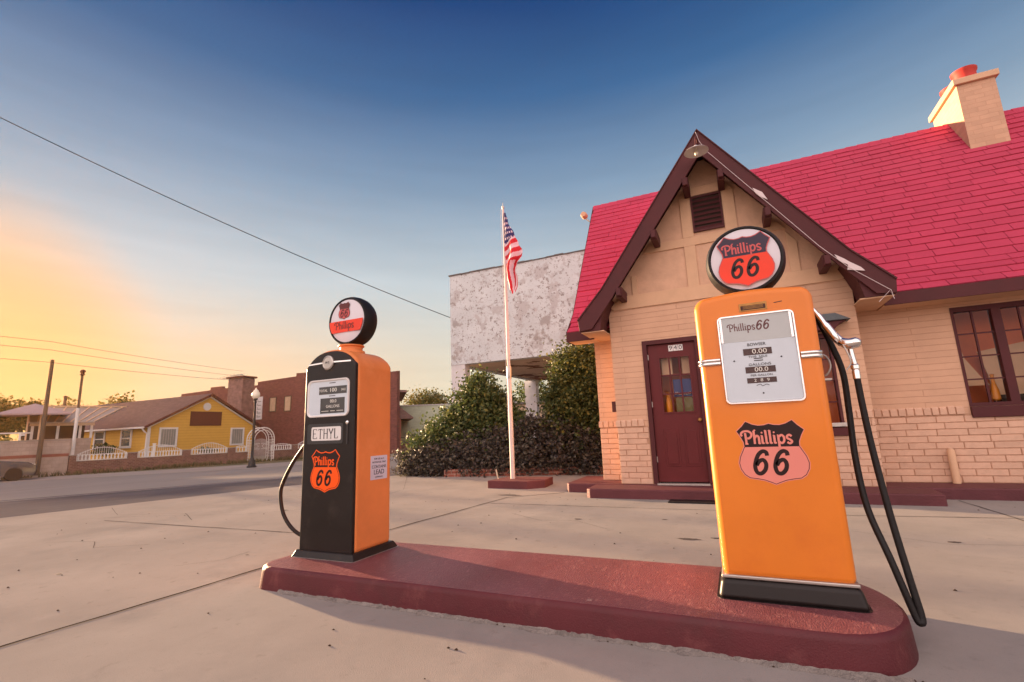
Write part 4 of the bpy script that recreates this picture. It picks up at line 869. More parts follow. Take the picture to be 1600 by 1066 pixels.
for sg in (1, -1):
    X = lambda x: AX+sg*(x-AX)
    P = [(X(rake_top[0][0]), 5.87), (X(1.72), 3.41), (X(2.16), 2.925), (X(2.16), 2.895), (X(1.70), 3.37), (X(rake_top[0][0]), 5.82)]
    for i0, i1, yb in ((0, 1, 10.75), (1, 2, 9.05)):
        a, b, c, d = P[i0], P[i1], P[5-i1], P[5-i0]
        mb.prism([a, b, c, d], GY0+.02, yb)
mb.build('gable_deck', M['maroon'], gs)
# rake (barge) boards
for sg in (1, -1):
    X = lambda x: AX+sg*(x-AX)
    top = [(X(AX), 5.885), (X(1.72), 3.425), (X(2.17), 2.93)]
    bot = [(X(2.15), 2.745), (X(1.93), 2.765), (X(1.56), 3.24), (X(1.37), 3.50), (X(AX), 5.46)]
    mb = MB(); mb.prism(top+bot, GY0-.03, GY0+.012); mb.build('rake_board', M['maroon'], gs, bevel=.004, seg=1)
    mb = MB(); mb.prism([(X(AX), 5.905), (X(1.72), 3.445), (X(2.18), 2.945), (X(2.17), 2.925), (X(1.72), 3.42), (X(AX), 5.88)], GY0-.05, GY0+.03); mb.build('drip_edge', M['maroon'], gs)
    # boxed return at the foot of the rake
    mb = MB(); mb.prism([(X(1.62), 3.30), (X(1.70), 3.12), (X(1.765), 2.94), (X(1.80), 2.735), (X(2.145), 2.735), (X(2.145), 2.92), (X(1.73), 3.36)], GY0+.013, WY+.02 if False else BY+.02); mb.build('rake_return', M['maroon'], gs)
    mb = MB(); mb.prism([(X(2.135), 2.718), (X(2.135), 2.733), (X(BX1-.02), 2.733), (X(BX1-.02), 2.718)], GY0+.03, WY); mb.build('return_soffit', M['cream_trim'], gs)
    # curved bracket cheek of the wall under the rake
    for bx, bz in ((.78, 4.36), (1.43, 3.46), (.20, 5.15)):
        mb = MB(); mb.box(X(bx)-.052, X(bx)+.052, GY0+.014, BY+.02, bz-.20+.0, bz-.02); mb.box(X(bx)-.040, X(bx)+.040, GY0-.055, GY0+.016, bz-.185, bz-.05); mb.build('lookout', M['maroon'], gs, bevel=.01, seg=2)
# soffit between rake and wall
mb = MB()
for sg in (1, -1):
    X = lambda x: AX+sg*(x-AX)
    mb.add([(X(AX), GY0+.015, 5.80), (X(1.70), GY0+.015, 3.36), (X(1.70), BY+.02, 3.36), (X(AX), BY+.02, 5.80)], [(0, 1, 2, 3)])
mb.build('gable_soffit', M['maroon'], gs)
# main eaves: fascia and soffit
for a, b in ((RX0, -2.20), (2.14, RX1)):
    mb = MB(); mb.box(a, b, EY-.022, EY+.004, EZ-.175, EZ+.004); mb.build('eave_fascia', M['maroon'], gs, bevel=.004, seg=1)
    mb = MB(); mb.box(a+.005, b, EY+.004, WY+.01, EZ-.165, EZ-.150); mb.build('eave_soffit', M['cream_trim'], gs)
mb = MB(); mb.prism([(EY-.02, EZ-.17), (EY-.02, EZ+.004), (KY, KZ+.004), (RY, RZ+.004), (RY, RZ-.2), (KY, KZ-.2), (KY-.1, EZ-.17)], RX0-.02, RX0+.004, 'x'); mb.build('barge_board', M['maroon'], gs)
# door
dr = empty('door', (0, 0, 0), 0, None, None); dr.parent = gs
dx0, dx1, dz0, dz1 = DOOR
mb = MB(); mb.prism([(dx0, dz0), (dx0+.075, dz0), (dx0+.075, dz1-.075), (dx1-.075, dz1-.075), (dx1-.075, dz0), (dx1, dz0), (dx1, dz1), (dx0, dz1)], BY-.018, BY+.14); mb.build('door_frame', M['maroon'], dr, bevel=.005, seg=1)
lf = MB(); a, b, c, d = dx0+.08, dx1-.08, dz0+.03, dz1-.08
LX0, LX1, LZ0, LZ1 = -1.09, -.66+.06, 1.30, 2.23
wall_with_holes(lf, a, b, c, d, BY+.045, .045, [(LX0, LX1, LZ0, LZ1)]); dl = lf.build('door_leaf', M['door'], dr)
for p0, p1 in ((-1.12, -.88), (-.81, -.57)):
    mb = MB(); q0, q1 = .44, 1.04
    mb.prism([(p0, q0), (p1, q0), (p1, q1), (p0, q1)], BY+.037, BY+.046); o = mb.build('door_panel', M['door'], dl, bevel=.006, seg=2)
    mb = MB(); mb.prism([(p0+.035, q0+.035), (p1-.035, q0+.035), (p1-.035, q1-.035), (p0+.035, q1-.035)], BY+.028, BY+.040); mb.build('raised_field', M['door'], dl, bevel=.008, seg=2)
mb = MB(); fr_ = .022
for z in (LZ0, LZ1-.0): mb.box(LX0-.02, LX1+.02, BY+.034, BY+.07, z-.012, z+.012)
for x in (LX0, LX1): mb.box(x-.012, x+.012, BY+.034, BY+.07, LZ0+.012, LZ1-.012)
for k in (1, 2):
    x = LX0+(LX1-LX0)*k/3; mb.box(x-.011, x+.011, BY+.036, BY+.068, LZ0+.012, LZ1-.012)
    z = LZ0+(LZ1-LZ0)*k/3
    for j in range(3): mb.box(LX0+(LX1-LX0)*j/3+.0125, LX0+(LX1-LX0)*(j+1)/3-.0125, BY+.038, BY+.066, z-.011, z+.011)
lw = mb.build('door_window', M['door'], dr)
mb = MB(); mb.poly([(LX0, BY+.055, LZ0), (LX1, BY+.055, LZ0), (LX1, BY+.055, LZ1), (LX0, BY+.055, LZ1)]); mb.build('glass_pane', M['pane'], dr)
mb = MB(); mb.box(dx0+.06, dx1-.06, BY-.07, BY+.10, .150, .178); mb.build('threshold', M['dullmetal'], dr, bevel=.004, seg=1)
mb = MB(); mb.lathe([(.028, 0), (.028, -.012), (.012, -.016), (.012, -.05), (.028, -.06), (.03, -.075), (.02, -.088), (0, -.09)], 18, 'y', (-.535, BY+.045, 1.17)); mb.build('door_knob', M['brass'], dr, smooth=True)
for z in (.55, 1.45, 2.25): mb = MB(); mb.box(dx0+.068, dx0+.088, BY+.028, BY+.044, z-.045, z+.045); mb.build('hinge', M['dullmetal'], dr)
for k, ch in enumerate('940'):
    x = -.80+(k-1)*.078; mb = MB(); mb.box(x-.036, x+.036, BY+.036, BY+.044, 2.325, 2.425); t_ = mb.build('number_tile', M['white'], dr)
    text('numeral', ch, .105, Plane((x, BY+.036, 2.375)), 0, 0, M['ink'], t_, sx=1.05, thick=.001)
# things standing behind the door glass, part of the interior
mb = MB(); mb.box(-1.07, -.9, BY+.20, BY+.205, 1.95, 2.4); mb.box(-.74, -.5, BY+.2, BY+.205, 1.93, 2.4); mb.build('window_poster', M['interior_pale'], gs)
mb = MB(); mb.box(-.9, -.6, BY+.10, BY+.104, 1.56, 1.85); mb.build('window_poster', M['poster_blue'], gs)
mb = MB(); mb.box(-.88, -.6, BY+.10, BY+.104, 1.31, 1.545); mb.build('window_poster', M['poster_green'], gs)
mb = MB(); mb.lathe([(.05, 1.31), (.055, 1.45), (.04, 1.58), (.05, 1.62), (.02, 1.64)], 14, 'z', (-1.0, BY+.15, 0)); mb.build('amber_bottle', mat('amber', (.75, .28, .02, 1), .3, coat=.5), gs, smooth=True)
q = MB(); k = 0; pl = Plane((0, BY+.099, 0)); u = -.87
for st in ([(0, 0), (0, .05), (.02, .01), (.03, .05)], [(.045, 0), (.05, .04), (.06, 0)], [(.07, .02), (.09, .03), (.08, 0), (.07, .015)], [(.10, 0), (.105, .035), (.12, .03)], [(.13, 0), (.13, .03), (.145, .005), (.15, .035)], [(.165, .03), (.165, 0), (.18, .0)], [(.19, 0), (.2, .035), (.21, 0)], [(.225, 0), (.225, .05)]):
    ribbon(q, pl, [(u+a, 1.59+b) for a, b in st], .009, .001+k*.0001); k += 1
q.build('poster_lettering', M['digit'], gs)
# windows
def sash_window(x0, x1, z0, z1, y, cols, rows, ncase, name='window', label=None):
    wn = empty(name, (0, 0, 0), 0, label, None); wn.parent = gs
    fw = .05; mb = MB()
    mb.prism([(x0, z0), (x1, z0), (x1, z1), (x0, z1)][:0] or [(x0, z1-.07), (x1, z1-.07), (x1, z1), (x0, z1)], y-.012, y+.12)
    mb.box(x0, x1, y-.010, y+.12, z0, z0+.05); mb.box(x0, x0+fw*.7, y-.008, y+.12, z0+.05, z1-.07); mb.box(x1-fw*.7, x1, y-.008, y+.12, z0+.05, z1-.07)
    cw = (x1-x0)/ncase
    for i in range(1, ncase): mb.box(x0+cw*i-.05, x0+cw*i+.05, y-.006, y+.11, z0+.05, z1-.07)
    mb.build('frame', M['maroon'], wn)
    mb = MB()
    for i in range(ncase):
        a = x0+cw*i+(fw*.7 if i == 0 else .05); b = x0+cw*(i+1)-(fw*.7 if i == ncase-1 else .05); c, d = z0+.05, z1-.07
        for j in range(1, cols): xx = a+(b-a)*j/cols; mb.box(xx-.011, xx+.011, y+.02, y+.05, c, d)
        for j in range(1, rows):
            zz = c+(d-c)*j/rows
            for k in range(cols): mb.box(a+(b-a)*k/cols+(.0115 if k else 0), a+(b-a)*(k+1)/cols-(.0115 if k < cols-1 else 0), y+.022, y+.048, zz-.010, zz+.010)
    mb.build('muntin', M['maroon'], wn)
    mb = MB()
    for i in range(ncase):
        a = x0+cw*i+(fw*.7 if i == 0 else .05); b = x0+cw*(i+1)-(fw*.7 if i == ncase-1 else .05); c, d = z0+.05, z1-.07
        rnd_ = random.Random(i)
        for k in range(cols):
            for j in range(rows):
                t = rnd_.uniform(-.003, .003); aa, bb = a+(b-a)*k/cols, a+(b-a)*(k+1)/cols; cc, dd = c+(d-c)*j/rows, c+(d-c)*(j+1)/rows
                mb.add([(aa, y+.034+t, cc), (bb, y+.034-t, cc), (bb, y+.034-t*.5, dd), (aa, y+.034+t*.7, dd)], [(0, 1, 2, 3)])
    mb.build('glass_pane', M['pane'], wn)
    return wn
w1 = sash_window(MWIN[0], MWIN[1], MWIN[2], MWIN[3], WY, 2, 4, 7)
mb = MB(); mb.box(MWIN[0]-.0, MWIN[1], WY-.045, WY+.1, 1.045, 1.195); mb.build('sill', M['maroon'], w1, bevel=.008, seg=2)
w2 = sash_window(BWIN[0], BWIN[1], BWIN[2], BWIN[3], BY, 2, 4, 1)
mb = MB(); mb.box(BWIN[0]-.03, BWIN[1]+.03, BY-.06, BY+.1, .86, .978); mb.build('sill', M['maroon'], w2, bevel=.008, seg=2)
mb = MB(); mb.box(BWIN[0]-.02, BWIN[1]+.02, BY-.075, BY-.02, .990, 1.045); mb.build('sill_rail', M['dullmetal'], w2, bevel=.004)
# small shelf hood above the bay window
hd = MB(); hd.prism([(BWIN[0]-.05, 2.38), (BWIN[1]+.03, 2.38), (BWIN[1]+.10, 2.45), (BWIN[1]+.20, 2.50), (BWIN[0]-.14, 2.50)], BY-.20, BY+.0); hd.build('window_hood', M['maroon'], w2, bevel=.01, seg=2)
hd = MB(); hd.prism([(BWIN[0]-.16, 2.502), (BWIN[1]+.24, 2.502), (BWIN[1]+.06, 2.61), (BWIN[0]-.06, 2.61)], BY-.24, BY+.0); hd.build('hood_cap', M['slate'], w2, bevel=.008, seg=2)
# interior shell and a few shapes seen through the glass
mb = MB(); mb.box(2.2, WX1-.3, WY+.62, WY+.66, .1, 2.7); mb.build('interior_wall', M['interior'], gs)
mb = MB(); mb.box(WX0+.25, 2.09, BY+.60, BY+.64, .1, 2.7); mb.build('interior_wall', M['interior'], gs)
mb = MB(); mb.box(WX0+.25, WX1-.3, WY+.3, 11.4, .12, .15); mb.build('interior_floor', M['interior_dark'], gs)
mb = MB(); mb.box(WX0+.25, WX1-.3, WY+.25, 11.4, 2.70, 2.74); mb.build('interior_ceiling', M['interior_pale'], gs)
mb = MB(); mb.box(2.1, 2.16, WY+.3, 11.4, .15, 2.70); mb.build('interior_partition', M['interior'], gs)
mb = MB(); mb.prism([(3.45, 1.2), (3.9, 1.2), (3.9, 2.1), (3.35, 2.0), (3.42, 1.65)], WY+.40, WY+.42); mb.build('interior_panel', M['interior_pale'], gs)
mb = MB(); mb.prism([(3.05, 1.5), (3.38, 1.5), (3.3, 1.62), (3.16, 1.9), (3.08, 2.35), (3.03, 2.3)], WY+.30, WY+.32); mb.build('interior_panel', M['interior_pale'], gs)
mb = MB(); mb.box(3.45, 5.2, WY+.25, WY+.5, .15, 1.35); mb.build('counter', M['interior_dark'], gs)
mb = MB(); mb.lathe([(.03, 1.15), (.05, 1.17), (.045, 1.3), (.022, 1.4), (.02, 1.5), (.03, 1.52), (0, 1.53)], 14, 'z', (3.38, WY+.2, .12)); mb.build('oil_bottle', bpy.data.materials['amber'], gs, smooth=True)
# chimney
CX0, CX1, CY0, CY1 = 4.36, 4.90, 10.63, 11.78
ch = MB(); ch.box(CX0, CX1, CY0, CY1, 5.6, 7.05); cm = brickmat('cream_chimney_brick', cream, (.54, .325, .21, 1), .26, .085, .006, .4); chm = ch.build('chimney', cm, gs)
mb = MB(); mb.box(CX0-.055, CX1+.055, CY0-.055, CY1+.055, 7.052, 7.17); mb.build('chimney_cap', M['cream_trim'], chm, bevel=.012, seg=2)
for y in (10.93, 11.46):
    mb = MB(); mb.lathe([(.20, 7.172), (.20, 7.20), (.17, 7.22), (.165, 7.40), (.19, 7.43), (.195, 7.47), (.15, 7.47), (.14, 7.25), (0, 7.24)], 24, 'z', ((CX0+CX1)/2, y, 0)); mb.build('chimney_pot', mat('clay_red', (.50, .05, .04, 1), .6, var=.2) if y < 11 else bpy.data.materials['clay_red'], chm, smooth=True, angle=50)
finish(gs)

# barn light at the gable peak
t = empty('barn_light', (-.11, 7.8, 5.45), 0, 'small enamel saucer shaded lamp hanging from a gooseneck at the gable peak', 'lamp')
mb = MB(); mb.lathe([(.0, 5.47), (.03, 5.468), (.045, 5.44), (.10, 5.41), (.175, 5.375), (.185, 5.365), (.17, 5.368), (.09, 5.395), (.04, 5.42), (0, 5.43)], 32, 'z', (-.11, 7.58, 0)); mb.build('lamp_shade', M['white_post'], t, smooth=True)
mb = MB(); mb.tube(crom([(-.08, 7.83, 5.60), (-.085, 7.70, 5.66), (-.10, 7.60, 5.62), (-.11, 7.58, 5.46)], 6), .011, 8); mb.build('gooseneck', M['maroon'], t, smooth=True)
mb = MB(); mb.lathe([(0, 5.30), (.02, 5.305), (.032, 5.335), (.028, 5.37), (.016, 5.41), (.016, 5.43)], 16, 'z', (-.11, 7.58, 0)); mb.build('bulb', M['lampglass'], t, smooth=True)
finish(t)
# white string and torn vinyl scraps on the rake
mb = MB(); sp_ = [(-.09, 7.80, 5.84), (-.05, 7.80, 5.66), (.05, 7.81, 5.45), (.62, 7.80, 4.62), (.66, 7.79, 4.55), (.80, 7.80, 4.36), (1.36, 7.80, 3.55), (1.66, 7.80, 3.18), (2.08, 7.79, 2.78), (2.10, 7.80, 2.66), (2.07, 7.81, 2.78), (1.93, 7.80, 2.64)]
mb.tube(sp_, .0038, 6); o = mb.build('light_string', M['paper']); tag(o, 'thin white string strung down the right rake board of the gable', 'string')
for nm, P, lb in (('torn_banner', [(.62, 4.66), (.74, 4.56), (.80, 4.42), (.70, 4.50), (.66, 4.55)], 'torn white vinyl scrap stuck high on the right rake board'), ('torn_banner', [(1.52, 3.40), (1.62, 3.32), (1.68, 3.26), (1.80, 3.16), (1.84, 3.10), (1.72, 3.13), (1.64, 3.15), (1.66, 3.22), (1.56, 3.30)], 'torn white vinyl scrap stuck low on the right rake board')):
    mb = MB(); mb.prism(P, 7.805, 7.82); o = mb.build(nm, M['paper']); tag(o, lb, 'torn banner', 'torn scraps on the rake board')
# floodlight at the left end of the ridge
t = empty('floodlight', (-2.74, 10.73, 6.2), 0, 'small cream floodlight fixed to the left edge of the pink roof', 'floodlight')
mb = MB(); mb.lathe([(0, -.10), (.06, -.10), (.075, -.06), (.075, .06), (.05, .10), (0, .10)], 20, 'y', (-2.82, 10.70, 6.2)); mb.build('lamp_housing', M['cream_trim'], t, smooth=True)
mb = MB(); mb.tube([(-2.82, 10.74, 6.16), (-2.72, 10.78, 6.05)], .018, 8); mb.build('bracket', M['dullmetal'], t); finish(t)
# steps, ledge, mat, pipe, box
def slab(name, pts, z0, z1, m, label, cat, bevel=.02):
    mb = MB(); mb.prism(pts, z0, z1, 'z'); o = mb.build(name, m, bevel=bevel, seg=3); tag(o, label, cat); return o
P = [(-2.31+.18, 7.64), (2.20, 7.66), (2.23, 8.24), (-2.30, 8.24), (-2.31, 7.82)]
o = slab('entrance_step', [(-2.31, 7.72), (-2.24, 7.65), (2.20, 7.67), (2.24, 8.27), (-2.31, 8.27)], -.02, .152, M['step'], 'wide front step of worn dark red painted concrete below the maroon door', 'step')
mb = MB(); mb.lathe([(.022, 0), (.022, -.003)], 14, 'y', (-1.80, 7.672, .085)); h_ = mb.build('drain_hole', M['interior_dark'], o)
slab('foundation_ledge', [(-2.86, 8.38), (-2.80, 8.273), (WX1, 8.273), (WX1, 9.0), (-2.86, 9.6)], -.02, .158, M['step'], 'low dark red painted concrete ledge running along the foot of the cream wall', 'ledge')
mb = MB(); mb.box(-1.02, -.05, 7.36, 7.62, .012, .030); o = mb.build('door_mat', M['rubber'], bevel=.006, seg=2); tag(o, 'black rubber mat lying on concrete in front of the red step', 'door mat')
t = empty('drain_pipe', (2.67, 8.80, .158), 0, 'short cream painted pipe stub standing against the wall under the big window', 'pipe')
mb = MB(); mb.lathe([(.045, .16), (.045, .60), (.036, .62), (.036, .61)], 18, 'z', (2.67, 8.80, 0)); mb.build('pipe_stub', M['cream_trim'], t, smooth=True)
mb = MB(); mb.lathe([(.036, .612), (.02, .635), (0, .64)], 18, 'z', (2.67, 8.80, 0)); mb.build('pipe_cap', M['cream'], t, smooth=True); finish(t)
t = empty('junction_box', (-1.88, 8.5, 1.4), 0, 'small maroon metal box on the corner of the gable bay left of the door', 'wall box')
mb = MB(); mb.box(-1.945, -1.872, 8.33, 8.42, 1.36, 1.54); mb.build('box_body', M['maroon'], t, bevel=.006); mb = MB(); mb.box(-1.94, -1.88, 8.322, 8.329, 1.37, 1.53); mb.build('box_lid', M['fascia'], t); finish(t)

# ---------------------------------------------------------------- flagpole, flag, planting
fpx, fpy = -4.22, 9.02
t = empty('flagpole', (fpx, fpy, 0), 0, 'tall slim pale pink white flagpole set in a red concrete block', 'flagpole')
mb = MB(); mb.tube([(fpx, fpy, .15), (fpx, fpy, 2.2)], [.047, .042], 16); mb.build('lower_pole', M['pole'], t, smooth=True)
mb = MB(); mb.lathe([(.048, 2.18), (.052, 2.2), (.052, 2.42), (.036, 2.46)], 16, 'z', (fpx, fpy, 0)); mb.build('sleeve', M['dullmetal'], t, smooth=True)
mb = MB(); mb.tube([(fpx, fpy, 2.45), (fpx, fpy, 6.0)], [.034, .022], 16); mb.build('upper_pole', M['pole'], t, smooth=True)
mb = MB(); mb.lathe([(.022, 5.99), (.032, 6.01), (.032, 6.05), (.01, 6.07), (.006, 6.15), (0, 6.16)], 14, 'z', (fpx, fpy, 0)); mb.build('finial', M['dullmetal'], t, smooth=True)
mb = MB(); mb.tube(crom([(fpx-.05, fpy-.02, 6.0), (fpx-.06, fpy-.02, 4), (fpx-.055, fpy-.02, 1.3)], 4), .004, 6); mb.build('halyard', M['pole'], t)
bp = [(-4.58, 8.60), (-3.72, 8.56), (-3.45, 8.82), (-3.52, 9.45), (-4.55, 9.45)]
mb = MB(); mb.prism(bp, -.02, .155, 'z'); mb.build('footing', mat('flagpole_block_paint', (.125, .034, .036, 1), .7, var=.25, bump=.5, spots=[((.35, .3, .28, 1), 7, .66, .05)]), t, bevel=.012)
mb = MB(); mb.tube([(-4.52, 8.95, .15), (-4.55, 8.93, .34)], .014, 8); mb.build('stake', M['dullmetal'], t); finish(t)
# flag hanging limp: a grid of cloth with folds
def flag():
    rows, cols = 150, 44
    xl = [(0, 0), (.12, -.01), (.5, -.01), (.68, -.02), (.80, .02), (.93, .08), (1, .13)]
    xr = [(0, .05), (.12, .10), (.30, .23), (.42, .31), (.52, .40), (.58, .39), (.66, .29), (.74, .25), (.85, .29), (.93, .28), (1, .22)]
    def itp(T, r):
        for (a, b), (c, d) in zip(T[:-1], T[1:]):
            if a <= r <= c: t = (r-a)/(c-a); t = t*t*(3-2*t); return b+(d-b)*t
        return T[-1][1]
    v = []; f = []; mi = []
    z0, z1 = 5.86, 4.02
    for i in range(rows+1):
        r = i/rows; a, b = itp(xl, r), itp(xr, r)
        for j in range(cols+1):
            c = j/cols; w_ = b-a
            y = .045*math.sin(c*math.pi*2.3+r*3)*min(1, w_*4)+.03*math.sin(c*9+r*11)*min(1, w_*4)
            zz = z0+(z1-z0)*r+.05*(c-.5)*w_*2-(.05*math.sin(c*7) if r > .9 else 0)*(r-.9)*8
            v.append((fpx+.03+a+w_*c, fpy-.05+y, zz))
    for i in range(rows):
        for j in range(cols):
            r, c = (i+.5)/rows, (j+.5)/cols
            k = i*(cols+1)+j; f.append((k, k+1, k+cols+2, k+cols+1))
            s_ = r*15.2+c*2.6-1.3           # diagonal bands rise to the right
            if r < .40-.085*c*1.0:
                m = 2
                ry, rx = r*32, c*5
                if (ry % 2 < .85) and ((rx+(int(ry/2) % 2)*.5) % 1 < .5) and .05 < r: m = 1
            elif r < .64-.04*c: m = int((r+.085*c)*19.0) % 2
            else: m = int(c*5.2+(r-.64)*2.2+.5) % 2
            mi.append(1 if m == 1 else (2 if m == 2 else 0))
    mb = MB(); mb.v = v; mb.f = f; mb.mi = mi
    return mb
fl = flag(); o = fl.build('flag', [M['fred'], M['fwhite'], M['fblue']], smooth=True, angle=80)
sl = o.modifiers.new('cloth', 'SOLIDIFY'); sl.thickness = .004
tag(o, 'limp stars and stripes flag hanging from the top of the pale flagpole', 'flag')

def shrub(name, loc, blobs, n, size, mleaf, label, cat, seed, stems, group=None, clump=26, spread=.16, core=None):
    t = empty(name, (loc[0], loc[1], zg(loc[0], loc[1])), 0, label, cat, group)
    mb = leaves(blobs, n, size, seed, clump, spread); raw_build(mb, 'foliage', mleaf, t)
    rnd = random.Random(seed+1); mb = MB()
    for _ in range(stems):
        b = rnd.choice(blobs); p = (b[0]+rnd.uniform(-.8, .8)*b[3], b[1]+rnd.uniform(-.7, .7)*b[4], b[2]+b[5]*rnd.uniform(.2, .9)); q = (loc[0]+rnd.uniform(-.25, .25), loc[1]+rnd.uniform(-.2, .2), zg(*loc))
        m_ = tuple((a+c)/2+rnd.uniform(-.1, .1) for a, c in zip(p, q)); mb.tube(crom([q, m_, p], 3), [.022, .02, .018, .014, .011, .009, .006], 6)
    if stems: mb.build('stem', M['bark'], t)
    finish(t); return t
shrub('shrub', (-6.3, 12.0), [(-6.5, 12.1, 1.25, 1.0, .75, 1.1), (-6.95, 12.1, 1.75, .45, .5, .6), (-7.5, 11.7, .8, .7, .6, .75), (-8.0, 11.4, .55, .4, .5, .5), (-5.85, 12.2, 1.25, .4, .5, .5), (-6.9, 12, 1.5, .6, .5, .6), (-6.3, 11.8, .9, 1.3, .6, .8), (-6.62, 12.1, 2.3, .36, .36, .45), (-6.1, 12.1, 1.9, .35, .35, .4)], 46000, .095, M['leaf_green'],
      'large loose mounded green shrub behind the flagpole, left of the white post', 'shrub', 41, 14, 'shrubs in the brick bed')
shrub('shrub', (-3.75, 12.0), [(-3.6, 12.0, 1.5, .85, .55, 1.55), (-3.5, 12.0, 2.55, .75, .55, .75), (-4.1, 12.0, 1.3, .4, .45, 1.1), (-3.1, 12.1, 1.3, .5, .4, 1.3)], 46000, .085, M['leaf_dark'],
      'tall dark evergreen bush pressed against the left corner of the cottage', 'shrub', 43, 14, 'shrubs in the brick bed')
hx = [(-8.05, 11.15, .42, .55, .45), (-7.3, 11.05, .46, .6, .5), (-6.4, 11.15, .52, .62, .52), (-5.5, 11.3, .70, .62, .54), (-4.7, 11.4, .74, .6, .56), (-3.9, 11.55, .72, .55, .5), (-3.3, 11.7, .62, .42, .5)]
for i, (x, y, rz, rx, ry) in enumerate(hx):
    shrub('hedge_bush', (x, y), [(x, y, rz*.92, rx, ry*.8, rz), (x+.1, y-.1, rz*.5, rx*.9, ry*.8, rz*.5)], 5600, .085, M['leaf_purple'],
      ['leftmost low purple brown leafed bush, at the open end of the bed', 'second purple brown bush from the left end of the hedge', 'third purple brown bush from the left end of the hedge', 'purple brown bush of the hedge just left of the flagpole', 'purple brown bush of the hedge just right of the flagpole', 'purple brown bush below the white canopy post', 'rightmost low purple brown bush, beside the cottage wall'][i], 'bush', 60+i, 5, 'low purple leaved bushes', spread=.12)
# brick planter edging
mb = MB()
def edging(p, q):
    p = Vector(p); q = Vector(q); d = (q-p).normalized(); nn = Vector((-d.y, d.x))*.11; a, b = p, q
    mb.prism([(a.x, a.y), (b.x, b.y), (b.x+nn.x, b.y+nn.y), (a.x+nn.x, a.y+nn.y)], -.02, .115, 'z')
    L_ = (q-p).length; n = int(L_/.11); rnd = random.Random(4)
    for i in range(n):
        a = p+d*(i*.11+.004)-nn.normalized()*rnd.uniform(.008, .02); b = a+d*.100; w_ = nn*1.25; z = .118+rnd.uniform(0, .008); mb.prism([(a.x, a.y), (b.x, b.y), (b.x+w_.x, b.y+w_.y), (a.x+w_.x, a.y+w_.y)], z, z+.07, 'z')
edging((-6.9, 10.62), (-3.25, 11.42))
mb.prism([(-3.24, 11.40), (-3.0, 11.40), (-3.0, 11.64), (-3.24, 11.64)], -.02, .24, 'z')
o = mb.build('brick_edging', M['planter']); tag(o, 'low worn red brick edging in front of the purple bushes', 'edging')
mb = MB(); mb.prism([(-8.3, 10.9), (-6.9, 10.75), (-3.0, 11.55), (-2.35, 11.6), (-2.35, 12.8), (-8.0, 12.7)], -.02, .05, 'z'); struct(mb.build('flower_bed', M['soil']))

# ---------------------------------------------------------------- white canopy building
wc = empty('canopy_building', (-10.3, 17, 0), 0, 'abandoned flat roofed building with tall peeling white fascia carried on square posts', 'building')
gz = -.07
mb = MB(); mb.box(-10.63, 3.0, 17.0, 17.35, 3.88, 7.78); wc_f = mb.build('fascia_wall', M['peel'], wc)
mb = MB(); mb.box(-10.63, -10.28, 17.352, 26.4, 3.88, 7.70); mb.build('fascia_side', M['peel'], wc)
mb = MB(); mb.box(-10.27, 3.0, 17.36, 26.4, 3.93, 4.03); mb.build('soffit', M['soffit'], wc)
mb = MB(); mb.box(-10.25, 3.0, 17.4, 26.3, 6.6, 6.75); mb.build('flat_roof', M['tar'], wc)
rnd = random.Random(12); mb = MB(); x = -10.68
while x < 3:
    w_ = rnd.uniform(.3, 1.0); mb.box(x, min(x+w_, 3.02), 16.96, 17.39, 7.78+rnd.uniform(-.01, .01), 7.81+rnd.uniform(0, .035)); x += w_+.004
mb.build('parapet_cap', M['tar'], wc)
for x, y, sx in ((-10.3, 17.22, .33), (-10.75+.0, 26.05, .36)):
    mb = MB(); mb.box(x-sx, x+sx, y-.2, y+.2, -.5, 3.93); mb.build('post', M['white_post'], wc)
mb = MB(); mb.box(-9.2, 3.0, 25.2, 25.4, -.5, 3.92); mb.build('rear_wall', M['interior_pale'], wc)
for x in (-9.0, -8.2): mb = MB(); mb.box(x, x+.12, 25.0, 25.19, -.5, 3.9); mb.build('door_jamb', M['wood'], wc)
mb = MB(); mb.box(-8.05, -5.4, 25.08, 25.14, 0.9, 3.0); mb.build('shop_window', M['darkglass'], wc)
finish(wc)

# ---------------------------------------------------------------- far side of the street
P0 = Vector((-35.339, 15.307)); dv = Vector((.28181, .95947)); nv = Vector((-.95947, .28181))
def F(t, o, z): p = P0+dv*t+nv*o; return (p.x, p.y, z)
FR = math.atan2(dv.y, dv.x)
def fbox(mb, t0, t1, o0, o1, z0, z1):
    return mb.sweep8([F(t0, o0, z0), F(t1, o0, z0), F(t1, o1, z0), F(t0, o1, z0)], [F(t0, o0, z1), F(t1, o0, z1), F(t1, o1, z1), F(t0, o1, z1)])
GB = -.46
fw = empty('garden_wall', F(0, 0, GB), 0, 'low brown brick garden wall with square piers carrying white iron panels', 'wall')
ARB0, ARB1 = 9.35, 10.95
for a, b in ((-.1, ARB0), (ARB1, 24.0)):
    mb = MB(); fbox(mb, a, b, 0, .25, GB-.1, .26); mb.build('brick_wall', M['fencebrick'], fw)
    mb = MB(); fbox(mb, a, b, -.03, .28, .262, .285); mb.build('coping', M['walk'], fw)
piers = [(-.36, -.06), (2.36, 2.82), (5.28, 5.72), (8.05, 8.5), (12.6, 13.0), (15.4, 15.8), (18.2, 18.6), (21, 21.4)]
for a, b in piers:
    mb = MB(); fbox(mb, a, b, -.06, .31, GB-.1, .60); mb.build('pier', M['fencebrick'], fw)
    mb = MB(); fbox(mb, a-.03, b+.03, -.09, .34, .602, .65); mb.build('pier_cap', M['walk'], fw)
finish(fw)
gaps = [(-.05, 2.34), (2.85, 5.26), (5.75, 8.02), (8.53, 9.32), (11.0, 12.57), (13.05, 15.37), (15.85, 18.17), (18.65, 20.97)]
